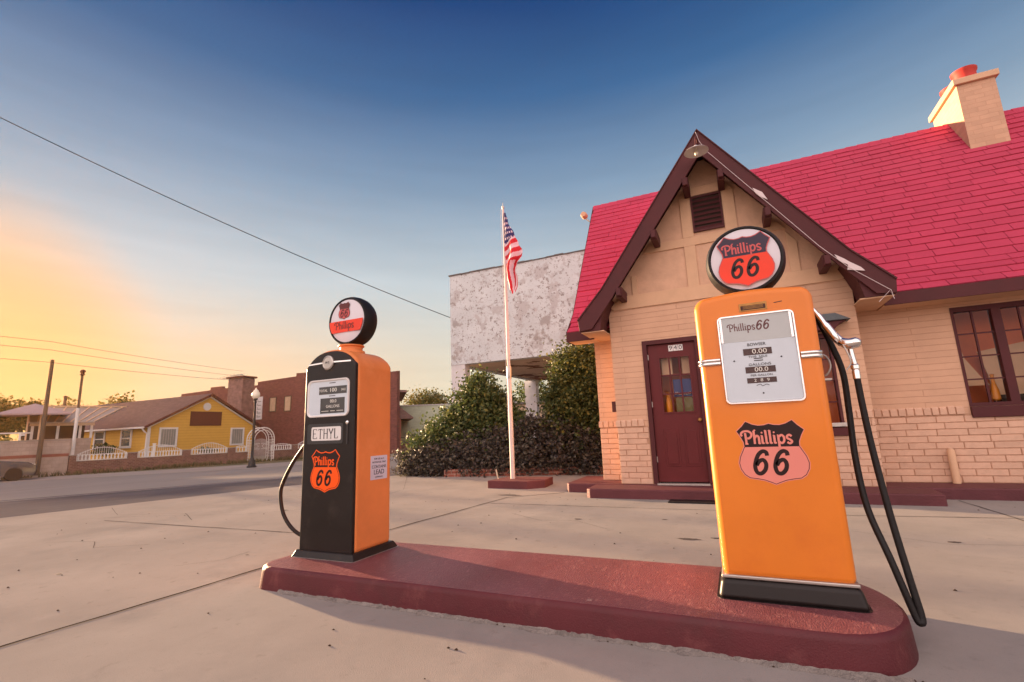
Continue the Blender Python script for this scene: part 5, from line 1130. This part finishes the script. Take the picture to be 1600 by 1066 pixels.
fl_ = ['leftmost white iron panel, on the brick wall beside the white pole', 'second white iron panel from the left, below the left gable window', 'white iron panel in the middle, under the dark sign board', 'short white iron panel just left of the white arch', 'short white iron panel just right of the white arch and lamp post', 'white iron panel behind the black fronted pump, second right of the arch', 'third white iron panel right of the arch', 'last white iron panel, farthest along the street']
for i, (a, b) in enumerate(gaps):
    t = empty('iron_railing', F((a+b)/2, .12, .285), 0, fl_[i], 'fence panel', 'white arched iron panels on the brick wall')
    mb = MB(); z0 = .30; h0 = .63; rise = .40 if b-a > 2 else .12
    top = lambda u: h0+rise*math.sin(math.pi*(u-a)/(b-a))
    fbox(mb, a, b, .10, .15, z0, z0+.035); fbox(mb, a, b, .10, .15, h0-.02, h0+.02); fbox(mb, a, a+.05, .09, .16, z0+.035, h0-.02); fbox(mb, b-.05, b, .09, .16, z0+.035, h0-.02)
    mb.build('rail', M['whitetrim'], t)
    n = int((b-a)/.16); mb = MB()
    for k in range(n):     # bottle shaped balusters
        u = a+.1+(b-a-.2)*k/max(1, n-1); p = F(u, .125, 0); mb.lathe([(.035, z0+.035), (.05, z0+.10), (.025, z0+.2), (.05, h0-.06), (.03, h0-.02)], 6, 'z', p)
    bl = mb.build('baluster', M['whitetrim'], t)
    n = int((b-a)/.105); mb = MB()
    for k in range(n):
        u = a+.06+(b-a-.12)*k/max(1, n-1); mb.tube([F(u, .125, h0+.02), F(u, .125, top(u)+.05)], .011, 4)
    mb.tube([F(a+(b-a)*k/14, .125, top(a+(b-a)*k/14)) for k in range(15)], .018, 5); mb.build('arched_infill', M['whitetrim'], t)
    finish(t)
t = empty('fence_post', F(3.66, .12, .285), 0, 'single white fence post rising above the second iron panel', 'post')
mb = MB(); fbox(mb, 3.60, 3.74, .02, .095, .29, 1.10); mb.build('post_shaft', M['whitetrim'], t); mb = MB(); fbox(mb, 3.58, 3.76, .0, .115, 1.102, 1.15); mb.build('post_cap', M['whitetrim'], t); finish(t)
# white arbour gate
t = empty('arbour', F(10.1, -.3, GB), 0, 'white metal garden arch with lattice sides and scrolled gates behind the lamp post', 'garden arch')
for o0 in (-.75, .25):
    mb = MB()
    for rr, th in ((.78, .035), (.62, .025)):
        pts = [F(10.1-rr, o0, GB)]+[F(10.1-rr, o0, GB+.9)]+[F(10.1-rr*math.cos(math.pi*k/14), o0, 1.10+rr*1.15*math.sin(math.pi*k/14)) for k in range(15)]+[F(10.1+rr, o0, GB+.9), F(10.1+rr, o0, GB)]
        mb.tube(pts, th, 5)
    for k in range(1, 9): z = GB+k*.2; mb.tube([F(10.1-.78, o0, z), F(10.1-.62, o0, z)], .015, 4); mb.tube([F(10.1+.78, o0, z), F(10.1+.62, o0, z)], .015, 4)
    mb.build('arch_hoop', M['whitetrim'], t)
mb = MB()
for k in range(15):
    a = math.pi*k/14; c_, s_ = math.cos(a), math.sin(a); mb.tube([F(10.1-.78*c_, -.75, 1.10+.9*s_), F(10.1-.78*c_, .25, 1.10+.9*s_)], .014, 4)
for sg in (-1, 1):
    for k in range(8): z = GB+.15+k*.2; mb.tube([F(10.1+sg*.78, -.75, z), F(10.1+sg*.78, .25, z)], .014, 4)
    for k in range(1, 5): o0 = -.75+k*.2; mb.tube([F(10.1+sg*.78, o0, GB), F(10.1+sg*.78, o0, 1.1)], .012, 4)
mb.build('lattice', M['whitetrim'], t)
for sg in (-1, 1):
    mb = MB()
    for k in range(8): u = 10.1+sg*(.04+k*.075); mb.tube([F(u, -.25, GB+.05), F(u, -.25, .95+.25*math.cos(k*.2))], .012, 4)
    for z in (GB+.1, .45, .85): mb.tube([F(10.1+sg*.03, -.25, z), F(10.1+sg*.58, -.25, z)], .016, 4)
    mb.tube([F(10.1+sg*(.3+.14*math.cos(a_*.5)), -.25, .65+.14*math.sin(a_*.5)) for a_ in range(13)], .012, 4)
    mb.build('gate_leaf', M['whitetrim'], t)
finish(t)
# street lamp
lx, ly = -25.62, 19.31
t = empty('street_lamp', (lx, ly, -.45), 0, 'black cast iron street lamp with an acorn glass globe on the far pavement', 'street lamp')
mb = MB(); mb.lathe([(.26, -.45), (.26, -.36), (.20, -.32), (.17, -.12), (.12, .05), (.085, .12), (.075, .5), (.065, 2.2), (.055, 3.25), (.08, 3.28), (.08, 3.34), (.05, 3.38), (.11, 3.46), (.12, 3.52)], 16, 'z', (lx, ly, 0)); mb.build('lamp_post', M['blackmetal'], t, smooth=True, angle=50)
mb = MB(); mb.lathe([(.11, 3.52), (.19, 3.60), (.225, 3.72), (.21, 3.84), (.14, 3.93)], 20, 'z', (lx, ly, 0)); mb.build('lamp_globe', M['lampglass'], t, smooth=True)
mb = MB(); mb.lathe([(.15, 3.93), (.13, 3.99), (.06, 4.05), (.03, 4.10), (.035, 4.13), (0, 4.17)], 16, 'z', (lx, ly, 0)); mb.build('lamp_finial', M['lampglass'], t, smooth=True); finish(t)

# yellow house
yh = empty('yellow_house', (-37, 19.8, GB), 0, 'single storey yellow sided house with brown shingle gable roof and white trimmed windows', 'house')
YX, YY0, YY1, YXB = -37.0, 19.8, 27.95, -54.0; EZy = 2.42; YR = 23.95; RZy = 4.66
mb = MB(); gp = [(YY0, GB), (YY1, GB), (YY1, EZy), (YR, RZy-.12), (YY0, EZy)]
mb.prism(gp, YX, YX-.25, 'x'); mb.box(YXB, YX-.252, YY0, YY0+.2, GB, EZy+.03); mb.box(YXB, YX-.252, YY1-.2, YY1, GB, EZy+.03); mb.build('wall', M['yellow'], yh)
for sg, yw in ((-1, YY0), (1, YY1)):
    ye = yw+sg*.40; ze = EZy+.10-.40*.10; mb = MB(); slope = (RZy-EZy)/(YR-YY0); ze = RZy-abs(ye-YR)*(RZy-(EZy+.0))/(abs(yw-YR))
    mb.prism([(ye, ze), (YR, RZy), (YR, RZy+.13), (ye, ze+.12)], YX+.28, YXB, 'x'); mb.build('roof', M['brownroof'], yh)
    mb = MB(); mb.prism([(ye, ze-.06), (YR, RZy-.06), (YR, RZy+.135), (ye, ze+.125)], YX+.33, YX+.284, 'x'); mb.build('rake_fascia', M['fascia'], yh)
    mb = MB(); mb.prism([(ye-sg*.42, ze+.02), (YR, RZy-.17), (YR, RZy-.065), (ye-sg*.2, ze-.0)], YX+.10, YX+.002, 'x'); mb.build('rake_trim', M['whitetrim'], yh)
ye = YY0-.40; ze = RZy-abs(ye-YR)*(RZy-EZy)/(YR-YY0)
mb = MB(); mb.box(YXB, YX+.30, ye-.10, ye-.002, ze-.02, ze+.09); mb.build('gutter', M['whitetrim'], yh)
mb = MB(); mb.tube([(YX+.1, ye-.05, ze), (YX+.12, ye+.12, ze-.25), (YX+.04, YY0-.06, ze-.38), (YX+.02, YY0-.08, GB)], .05, 6); mb.build('downpipe', M['whitetrim'], yh)
mb = MB(); mb.box(YX-.02, YX+.03, YY0-.03, YY0+.16, GB, EZy-.05); mb.build('corner_board', M['whitetrim'], yh)
def far_window(parent, axis, c0, a0, a1, z0, z1, glass, bars=0, meet=True, fw_=.12):
    """axis 'x': window on plane x=c0 facing +X spanning y; 'y': on plane y=c0 facing -Y spanning x"""
    sgn = 1 if axis == 'x' else -1
    def bx(mb, u0, u1, d0, d1, v0, v1):
        p, q = sorted((c0+sgn*d0, c0+sgn*d1))
        return mb.box(p, q, u0, u1, v0, v1) if axis == 'x' else mb.box(u0, u1, p, q, v0, v1)
    mb = MB(); bx(mb, a0, a1, .004, .06, z1-fw_, z1); bx(mb, a0, a1, .004, .07, z0, z0+fw_); bx(mb, a0, a0+fw_, .004, .058, z0+fw_, z1-fw_); bx(mb, a1-fw_, a1, .004, .058, z0+fw_, z1-fw_)
    if meet: bx(mb, a0+fw_, a1-fw_, .004, .045, (z0+z1)/2-.03, (z0+z1)/2+.03)
    w_ = mb.build('window', M['whitetrim'] if glass != 'boarded' else M['wood'], parent)
    mb = MB(); bx(mb, a0+fw_*.8, a1-fw_*.8, .002, .02, z0+fw_*.8, z1-fw_*.8); mb.build('pane', M[glass], w_)
    if bars:
        mb = MB()
        for k in range(1, bars): u = a0+fw_+(a1-a0-2*fw_)*k/bars; bx(mb, u-.012, u+.012, .05, .065, z0+fw_, z1-fw_)
        mb.build('window_bars', M['dullmetal'], w_)
    return w_
far_window(yh, 'x', YX, 20.52, 21.76, .86, 2.23, 'blind', 6, False); far_window(yh, 'x', YX, 25.82, 27.0, .76, 2.15, 'blind', 5, False)
far_window(yh, 'y', YY0, -43.7, -42.2, .92, 2.26, 'darkglass', 0, True, .16); far_window(yh, 'y', YY0, -40.2, -38.8, .88, 2.27, 'darkglass', 0, True, .16)
mb = MB(); mb.box(YX+.004, YX+.05, 22.58, 24.98, 2.33, 3.40); sb = mb.build('sign_board', M['fascia'], yh)
mb = MB(); mb.lathe([(.30, 0), (.30, .04), (.22, .06), (0, .06)], 20, 'x', (YX+.002, 23.78, 3.78)); mb.build('round_vent', M['whitetrim'], yh)
cb_ = MB(); cb_.box(-42.6, -40.6, 29.2, 30.4, 1.0, 6.75); c_ = cb_.build('chimney', M['graybrick'], yh)
mb = MB(); mb.box(-42.75, -40.45, 29.05, 30.55, 6.80, 6.95); mb.build('chimney_cap', M['fascia'], c_)
mb = MB(); mb.box(-42.5, -40.7, 29.3, 30.3, 6.75, 6.80); mb.build('chimney_crown', M['whitetrim'], c_)
mb = MB(); mb.tube([(-42.0, 29.8, 6.9), (-42.0, 29.8, 7.25)], .03, 5); mb.tube([(-44.0, 29.6, 6.95), (-41.6, 29.9, 7.25)], .035, 5)
for k in range(6): a = Vector((-43.9+k*.4, 29.62+k*.05, 6.97+k*.05)); mb.tube([a+Vector((-.1, -.5, -.0)), a+Vector((.1, .5, .05))], .022, 4)
mb.build('antenna', M['dullmetal'], c_)
finish(yh)
# patio tree and shrub by yellow house
t = empty('garden_shrub', (-39.2, 18.6, GB), 0, 'small dark leafed bush in front of the yellow house side window', 'bush')
raw_build(leaves([(-39.4, 18.5, .85, .75, .5, .35)], 700, .16, 7, 12, .12), 'foliage', M['leaf_dark'], t); mb = MB(); mb.tube([(-39.3, 18.5, GB), (-39.4, 18.5, .8)], .05, 6); mb.build('stem', M['bark'], t); finish(t)
t = empty('garden_shrub', F(6.9, 1.0, GB), 0, 'low dark bush behind the middle white iron panel', 'bush'); p = F(6.9, .8, .4)
raw_build(leaves([(p[0], p[1], .35, .4, .7, .35)], 600, .14, 8, 12, .1), 'foliage', M['leaf_dark'], t); mb = MB(); mb.tube([(p[0], p[1], GB), (p[0], p[1], .4)], .05, 6); mb.build('stem', M['bark'], t); finish(t)
# weeds along the foot of the wall
rnd = random.Random(31); mb = MB()
for _ in range(900):
    tt = rnd.uniform(-14, 20); oo = rnd.uniform(-1.5, -.05); p = F(tt, oo, GB); h = rnd.uniform(.08, .36)
    for _ in range(5):
        a = rnd.uniform(0, 6.3); d = rnd.uniform(.03, .14); k = len(mb.v); w_ = .02
        mb.v += [(p[0]-w_, p[1], p[2]), (p[0]+w_, p[1]+w_, p[2]), (p[0]+d*math.cos(a), p[1]+d*math.sin(a), p[2]+h)]; mb.f.append((k, k+1, k+2))
o = raw_build(mb, 'weeds', M['weed']); tag(o, 'dry weeds along the foot of the garden wall across the street', 'weeds', kind='stuff')

# two storey red brick building
bb = empty('brick_building', (-26.1, 33, GB), 0, 'long two storey dark red brick building with small side windows, across the street', 'building')
BYY = 33.0
def step_wall(mb, pts, y, th): mb.prism(pts, y, y+th)
mb = MB(); mb.prism([(-56, GB), (-26.1, GB), (-26.1, 6.5), (-27.6, 6.5), (-27.6, 7.02), (-38.2, 7.32), (-38.2, 7.02), (-43.6, 6.88), (-43.6, 6.55), (-49.2, 6.6), (-49.2, 6.85), (-51, 6.85), (-51, 6.55), (-56, 6.45)], BYY, BYY+.4); mb.build('side_wall', M['redbrick'], bb)
fdir = Vector((-.640, .768)); fnn = Vector((.768, .640)); fo = Vector((-26.1, BYY+.402))
def bprism(mb, l0, l1, prof):        # prof: (out, z) outline swept along the street front
    return mb.sweep8([(*(fo+fdir*l0+fnn*o_), z) for o_, z in prof], [(*(fo+fdir*l1+fnn*o_), z) for o_, z in prof])
mb = MB(); bprism(mb, 0, 16, [(-.3, GB), (0, GB), (0, 6.55), (-.3, 6.55)]); mb.build('front_wall', M['redbrick'], bb)
mb = MB(); mb.prism([(-56, BYY+.402), (-26.6, BYY+.402), (-36.6, BYY+12), (-56, BYY+12)], 6.0, 6.1, 'z'); mb.build('roof', M['tar'], bb)
for a, b, c, d, g in ((-41.7, -40.75, 3.75, 5.2, 'boarded'), (-39.65, -38.7, 3.7, 5.2, 'boarded'), (-36.8, -35.9, 3.7, 5.2, 'boarded'), (-45.6, -44.7, 4.2, 5.3, 'blind')): far_window(bb, 'y', BYY, a, b, c, d, g, 0, False, .08)
mb = MB(); mb.box(-43.6, -42.7, BYY-.05, BYY-.004, 3.1, 5.35); gs_ = mb.build('ghost_sign', M['white_post'], bb)
mb = MB()
for k in range(5): z = 3.3+k*.38; mb.box(-43.42, -42.88, BYY-.062, BYY-.051, z, z+.10); mb.box(-43.42, -43.3, BYY-.062, BYY-.051, z+.10, z+.26)
mb.build('sign_marks', M['blind'], gs_)
mb = MB(); bprism(mb, .1, 12, [(.005, 2.42), (1.15, 2.42), (1.15, 2.52), (.005, 3.45)]); mb.build('awning', M['brownroof'], bb)
mb = MB(); bprism(mb, .1, 12, [(.005, 4.70), (.6, 4.70), (.6, 4.88), (.005, 4.90)]); mb.build('cornice', M['graybrick'], bb)
mb = MB(); bprism(mb, .2, 12, [(.005, GB), (.12, GB), (.12, 2.4), (.005, 2.4)]); mb.build('shopfront', M['redstripe'], bb)
mb = MB(); bprism(mb, .5, .6, [(.13, .80), (.75, .80), (.75, .86), (.13, .86)]); mb.build('hanging_sign', M['blackmetal'], bb)
finish(bb)
gb = empty('green_building', (-28, 40, GB), 0, 'plain pale green single storey block building with one grey window', 'building')
mb = MB(); mb.prism([(-31.8, GB), (-18, GB), (-18, 3.55), (-31.8, 3.95)], 40, 40.3); mb.box(-31.8, -31.5, 40.302, 50, GB, 3.6); mb.box(-18.3, -18, 40.302, 50, GB, 3.4); mb.build('wall', M['mint'], gb)
mb = MB(); mb.prism([(-31.85, 3.96), (-17.95, 3.56), (-17.95, 3.66), (-31.85, 4.06)], 39.95, 40.35); mb.build('coping', M['white_post'], gb)
mb = MB(); mb.box(-31.4, -18.4, 40.4, 50, 3.1, 3.2); mb.build('roof', M['tar'], gb)
far_window(gb, 'y', 40, -30.5, -29.2, .0, 1.2, 'blind', 0, True, .06); finish(gb)

# tan shed under the canopy, seen through the gap
t = empty('tan_kiosk', (-13.5, 33, GB), 0, 'small tan wall piece seen under the white canopy beyond the shrubs', 'shed')
mb = MB(); mb.box(-15.4, -12.9, 33, 35, GB, 3.0); mb.build('wall', M['boarded'], t); mb = MB(); mb.box(-15.6, -12.7, 32.8, 35.2, 3.002, 3.12); mb.build('roof', M['tar'], t); finish(t)

# pale block yard wall, tin shed, canopy, car, poles at the left
t = empty('yard_wall', F(-5, 0, GB), 0, 'pale block yard wall with a faded red stripe, left of the brick garden wall', 'wall')
mb = MB(); fbox(mb, -18, -.40, .05, .30, GB-.1, .60); mb.build('lower_wall', M['block'], t)
mb = MB(); fbox(mb, -18, -.40, .035, .315, .602, .76); mb.build('red_stripe', M['redstripe'], t)
mb = MB(); fbox(mb, -18, -.40, .05, .30, .762, 1.50); mb.build('upper_wall', M['block'], t)
mb = MB(); fbox(mb, -18, -.38, .02, .33, 1.502, 1.58); mb.build('coping', M['walk'], t)
finish(t)
t = empty('yard_rail', F(-4, .2, 1.58), 0, 'white painted timber rail on top of the pale block wall', 'railing')
mb = MB(); fbox(mb, -18, -2.0, .12, .18, 1.95, 2.02); mb.build('top_rail', M['whitetrim'], t)
for k in range(14): mb = MB(); fbox(mb, -17.5+k*1.15, -17.42+k*1.15, .12, .18, 1.58, 1.948); mb.build('rail_post', M['whitetrim'], t)
finish(t)
t = empty('tin_shed', F(-1, 5, GB), 0, 'long low shed with a ribbed tin roof beside the yellow house', 'shed')
mb = MB(); fbox(mb, -1.9, .95, 3.2, 3.4, GB, 1.65); mb.build('front_wall', M['block'], t)
mb = MB(); fbox(mb, -1.9, .95, 6.2, 6.4, GB, 2.9); mb.build('back_wall', M['interior_dark'], t)
for u in (-1.9, -.75, .30, .85): mb = MB(); fbox(mb, u, u+.12, 3.2, 3.35, 1.652, 2.5); mb.build('post', M['whitetrim'], t)
mb = MB(); fbox(mb, -2.0, 1.0, 2.95, 3.1, 2.45, 2.60); mb.build('eave_board', M['boarded'], t)
mb = MB(); mb.sweep8([F(-2.1, 2.9, 2.60), F(1.0, 2.9, 2.62), F(2.9, 6.0, 3.72), F(-2.0, 6.0, 3.70)], [F(-2.1, 2.9, 2.66), F(1.0, 2.9, 2.68), F(2.9, 6.0, 3.78), F(-2.0, 6.0, 3.76)]); r_ = mb.build('roof', M['tinroof'], t)
mb = MB()
for k in range(9): u0 = -2.05+k*.375; u1 = -1.95+k*.6; mb.bar(F(u0, 2.9, 2.70), F(u1, 6.0, 3.80), .06, .06)
mb.build('roof_rib', M['interior_pale'], r_)
mb = MB(); mb.bar(F(-2.2, 6.0, 3.83), F(3.1, 6.0, 3.85), .14, .10); mb.build('ridge_board', M['boarded'], r_); finish(t)
t = empty('shade_canopy', F(-2, 2, GB), 0, 'faded lavender hipped shade canopy on thin posts above the yard wall', 'canopy')
mb = MB(); a, b, c, d, e = F(-3.55, 1.2, 3.12), F(-.35, 1.2, 3.16), F(-.35, 4.4, 3.20), F(-3.55, 4.4, 3.16), F(-1.9, 2.8, 3.80)
e2 = F(-1.9, 2.8, 3.72); lo = lambda p: (p[0], p[1], p[2]-.10)
mb.add([a, b, c, d, e, lo(a), lo(b), lo(c), lo(d), e2], [(0, 1, 4), (1, 2, 4), (2, 3, 4), (3, 0, 4), (0, 5, 6, 1), (1, 6, 7, 2), (2, 7, 8, 3), (3, 8, 5, 0), (5, 9, 6), (6, 9, 7), (7, 9, 8), (8, 9, 5)]); mb.build('cloth_roof', M['lavender'], t)
for u, oo in ((-2.15, 2.2), (-1.62, 2.2), (-3.3, 4.2), (-.6, 4.2)): mb = MB(); mb.tube([F(u, oo, GB), F(u, oo, 3.1)], .045, 6); mb.build('post', M['interior_pale'], t)
finish(t)
# leaning utility pole and white pole
t = empty('utility_pole', F(-1.67, -.3, GB), 0, 'bare dark wooden utility pole rising from the verge in front of the block wall', 'utility pole')
mb = MB(); mb.tube([F(-1.67, -.3, GB-.1), F(-1.66, -.3, 6.12)], [.13, .085], 8); mb.build('pole_shaft', M['wood'], t)
mb = MB(); fbox(mb, -1.95, -1.35, -.6, .02, GB-.02, GB+.10); mb.build('footing', M['walk'], t)
mb = MB(); mb.bar(F(-1.66, -.42, 5.95), F(-1.66, -.15, 5.95), .10, .12); mb.build('insulator', M['blackmetal'], t); finish(t)
t = empty('bird_pole', F(-.2, .45, GB), 0, 'slim white pole with a dark finial rising beside the yellow house roof', 'pole')
mb = MB(); mb.tube([F(-.2, .45, GB), F(-.2, .45, 3.4)], .09, 8); mb.build('lower_shaft', M['whitetrim'], t)
mb = MB(); mb.tube([F(-.2, .45, 3.4), F(-.2, .45, 5.35)], .07, 8); mb.build('upper_shaft', M['wood'], t)
mb = MB(); mb.lathe([(.04, 5.35), (.16, 5.42), (.10, 5.46), (.09, 5.52), (.15, 5.60), (.12, 5.70), (0, 5.74)], 12, 'z', F(-.2, .45, 0)); mb.build('finial', M['fascia'], t); finish(t)
t = empty('vent_pipe', F(-.5, 7, 3), 0, 'short dark flue pipe standing above the tin shed roof', 'flue pipe')
mb = MB(); mb.tube([F(-.25, 6.1, 3.7), F(-.25, 6.1, 4.45)], .09, 8); mb.build('flue', M['wood'], t); mb = MB(); mb.lathe([(.13, 4.45), (.13, 4.5), (0, 4.58)], 10, 'z', F(-.25, 6.1, 0)); mb.build('flue_cap', M['fascia'], t); finish(t)
# car, only its front corner inside the frame
def car():
    t = empty('parked_car', (-36.2, 11.4, GB), 0, 'dark car parked at the kerb, its front corner at the left edge', 'car')
    # local frame: +x forward
    prof = [(-2.2, .30), (-2.25, .62), (-2.15, .92), (-1.65, 1.0), (-1.15, 1.38), (.05, 1.42), (.85, 1.02), (1.85, .90), (2.15, .72), (2.22, .45), (2.15, .25), (-2.0, .22)]
    mb = MB(); rings = []
    for y, s, h in ((-.90, .97, .0), (-.86, 1, .0), (-.68, 1.0, 1), (.68, 1.0, 1), (.86, 1, 0), (.90, .97, 0)):
        rings.append([(x*s, y if z < 1.0 or h == 1 else y*.80, z) for x, z in prof])
    n = len(prof); vv = [p for r in rings for p in r]
    fs = [(k*n+i, k*n+(i+1) % n, (k+1)*n+(i+1) % n, (k+1)*n+i) for k in range(5) for i in range(n)]+[tuple(range(n)), tuple(range(5*n, 6*n))]
    mb.add(vv, fs); mb.build('body', M['carpaint'], t, bevel=.05, seg=2)
    for s in (-1, 1):
        mb = MB(); mb.add([(-1.5, s*.885, 1.0), (-1.05, s*.76, 1.32), (.0, s*.76, 1.35), (.62, s*.885, 1.02)], [(0, 1, 2, 3)] if s < 0 else [(3, 2, 1, 0)]); mb.build('side_window', M['windscreen'], t)
        mb = MB(); mb.lathe([(.0, -.04), (.10, -.05), (.13, 0), (.0, .0)], 14, 'x', (2.12, s*.62, .68)); mb.build('headlight', M['lampglass'], t, smooth=True)
        for x in (-1.35, 1.38):
            mb = MB(); mb.lathe([(.20, -.12), (.31, -.12), (.335, -.08), (.335, .08), (.31, .12), (.20, .12)], 24, 'y', (x, s*.80, .33)); wl = mb.build('wheel', M['tyre'], t, smooth=True)
            mb = MB(); mb.lathe([(.0, -.06), (.19, -.08), (.20, -.1), (.20, .1), (.19, .08), (.0, .06)], 16, 'y', (x, s*.80, .33)); mb.build('rim', M['dullmetal'], wl, smooth=True)
    mb = MB(); mb.add([(.12, -.66, 1.425), (.12, .66, 1.425), (.88, .78, 1.035), (.88, -.78, 1.035)], [(0, 1, 2, 3)]); mb.build('windscreen', M['windscreen'], t)
    mb = MB(); mb.box(2.15, 2.21, -.45, .45, .45, .68); mb.build('grille', M['blackmetal'], t)
    return t
cr = car(); cr.rotation_euler = (0, 0, FR)
cr.location = (P0+dv*(-4.1)+nv*(-2.3)).to_3d()+Vector((0, 0, GB))

# trees
def tree(name, base, h, blobs, n, size, label, seed, m='leaf_far', clump=20, spread=.45, group=None):
    t = empty(name, base, 0, label, 'tree', group); mb = MB(); rnd = random.Random(seed); bx, by, bz = base
    mb.tube([(bx, by, bz-.1), (bx+.1, by, bz+h*.25), (bx-.05, by+.1, bz+h*.5)], [h*.035, h*.026, h*.016], 9)
    for b in blobs:
        for _ in range(3):
            p = (b[0]+rnd.uniform(-.6, .6)*b[3], b[1]+rnd.uniform(-.6, .6)*b[4], b[2]+rnd.uniform(-.3, .7)*b[5]); q = (bx+rnd.uniform(-.1, .1), by, bz+h*rnd.uniform(.22, .48))
            mb.tube(crom([q, tuple((a+c)/2+rnd.uniform(-.2, .3) for a, c in zip(p, q)), p], 3), [h*.016, h*.014, h*.011, h*.009, h*.007, h*.005, h*.003], 6)
    mb.build('trunk', M['bark'], t)
    raw_build(leaves(blobs, n, size, seed, clump, spread, .8), 'crown', M[m], t); finish(t); return t
G2 = 'trees beyond the buildings'
def TF(t, o): p = P0+dv*t+nv*o; return p.x, p.y
x, y = TF(-4.0, 25)
tree('broadleaf_tree', (x, y, GB), 8, [(x, y, 4.2, 2.0, 2.2, 1.7), (x+.8, y+1.3, 4.0, 1.4, 1.4, 1.5), (x, y, 2.5, 2.5, 2.5, 1.6), (x, y-2.6, 3.9, 2, 2.0, 1.8)], 7500, .30, 'large tree at the left edge glowing against the sunset', 71, spread=.3, group=G2)
x, y = TF(-.6, 25)
tree('broadleaf_tree', (x, y, GB), 7, [(x, y, 4.6, .9, 1.0, .8), (x-.2, y-.9, 3.8, 1.2, 1.3, 1.1), (x, y+.9, 4.1, .9, .9, .7)], 3200, .28, 'loose topped tree behind the bare utility pole', 72, spread=.28, group=G2)
for k_, (yy_, lb_) in enumerate(((26.5, 'low round tree added to shade the road, hidden behind the ridge of the yellow house roof'), (30.0, 'low bushy tree added to shade the road, behind the brown roof near the brick chimney'), (11.5, 'bushy tree added to shade the road, beyond the yard, just outside the left edge'))):  # hidden and out-of-view trees added for the shade they throw on the road
    tree('broadleaf_tree', (-64, yy_, GB), 6, [(-64, yy_, 3.3, 1.6, 2.2, 1.4), (-64, yy_+1.2, 2.2, 1.6, 2.0, 1.6)], 2400, .34, lb_, 170+k_, spread=.3, group=G2)
x, y = TF(2.1, 26)
tree('broadleaf_tree', (x, y, GB), 5.5, [(x, y, 4.3, 1.0, 1.2, .9), (x, y+1.5, 3.9, .9, 1.0, .7)], 1500, .28, 'small treetop showing over the tin shed roof', 73, group=G2)
tree('broadleaf_tree', (-36.0, 52, GB), 8.5, [(-37.5, 52, 5.3, 1.8, 1.5, 1.2), (-35.2, 52, 4.9, 1.9, 1.5, 1.3), (-33, 52, 4.2, 1.5, 1.2, 1.2)], 3600, .30, 'leafy tree showing above the pale green building', 74, group=G2)
tree('broadleaf_tree', (-17.0, 42, GB), 7.5, [(-17.0, 42, 3.9, 1.9, 1.5, 2.3), (-15.2, 42.4, 2.4, 2.0, 1.4, 2.3)], 4600, .26, 'green tree seen under the white canopy beside its post', 75, group=G2, m='leaf_green')
tree('broadleaf_tree', (-70, 34, GB), 8, [(-70, 34, 5.2, 2.4, 2, 1.6)], 1500, .35, 'distant treetop just left of the brown house roof', 76, group=G2)
# a row of further trees on the horizon, read as one mass
rnd = random.Random(99); bl = []
for k in range(40):
    a = R(-150+rnd.uniform(0, 190)); d = rnd.uniform(70, 110); bl.append((d*math.cos(a), d*math.sin(a), 1.5, rnd.uniform(6, 10), rnd.uniform(6, 9), rnd.uniform(2, 4)))
o = raw_build(leaves(bl, 26000, 1.1, 98, 20, 1.6, .8), 'distant_woods', M['leaf_far']); tag(o, 'low belt of distant trees along the horizon', 'woods', kind='stuff')

# thin warm dusk haze filling the street
mb = MB(); mb.box(-140, 60, -60, 120, -2, 22); hz = mb.build('haze', None); hz.data.materials.clear()
hm = bpy.data.materials.new('dusk_haze'); hm.use_nodes = True; hn = hm.node_tree; hn.nodes.clear()
ho = hn.nodes.new('ShaderNodeOutputMaterial'); hv = hn.nodes.new('ShaderNodeVolumePrincipled'); hn.links.new(hv.outputs[0], ho.inputs[1])
hv.inputs['Color'].default_value = (1.0, 0.52, 0.22, 1); hv.inputs['Density'].default_value = HAZE; hv.inputs['Anisotropy'].default_value = 0.65
hz.data.materials.append(hm); tag(hz, 'thin warm dusk haze hanging over the street', 'haze', kind='stuff')

# wires
def wire(name, p, q, sag, r, label, group=None):
    p = Vector(p); q = Vector(q); pts = [p.lerp(q, k/40)-Vector((0, 0, sag*4*(k/40)*(1-k/40))) for k in range(41)]
    mb = MB(); mb.tube(pts, r, 5); o = mb.build(name, M['blackmetal']); tag(o, label, 'cable', group)
wire('service_cable', (-23.7, 1.0, 14.1), (-10.64, 17.05, 5.95), .45, .015, 'thick black cable crossing the sky down to the white canopy building')
wl = ['lowest thin wire running behind the utility pole at the left', 'middle thin wire running behind the utility pole at the left', 'highest thin wire running behind the utility pole at the left']
for k, (za_, zb_) in enumerate(((6.15, 6.6), (6.9, 7.0), (7.4, 7.5))):
    wire('power_line', (-36.9, -30, za_+1.8), (-36.9, 14.0, za_), .6, .012, wl[k], 'thin power lines at the left')
    wire('power_line', (-36.9, 14.0, za_), (-41.5, 29.8, zb_), .1, .012, wl[k].replace('behind', 'right of'), 'thin power lines at the left')
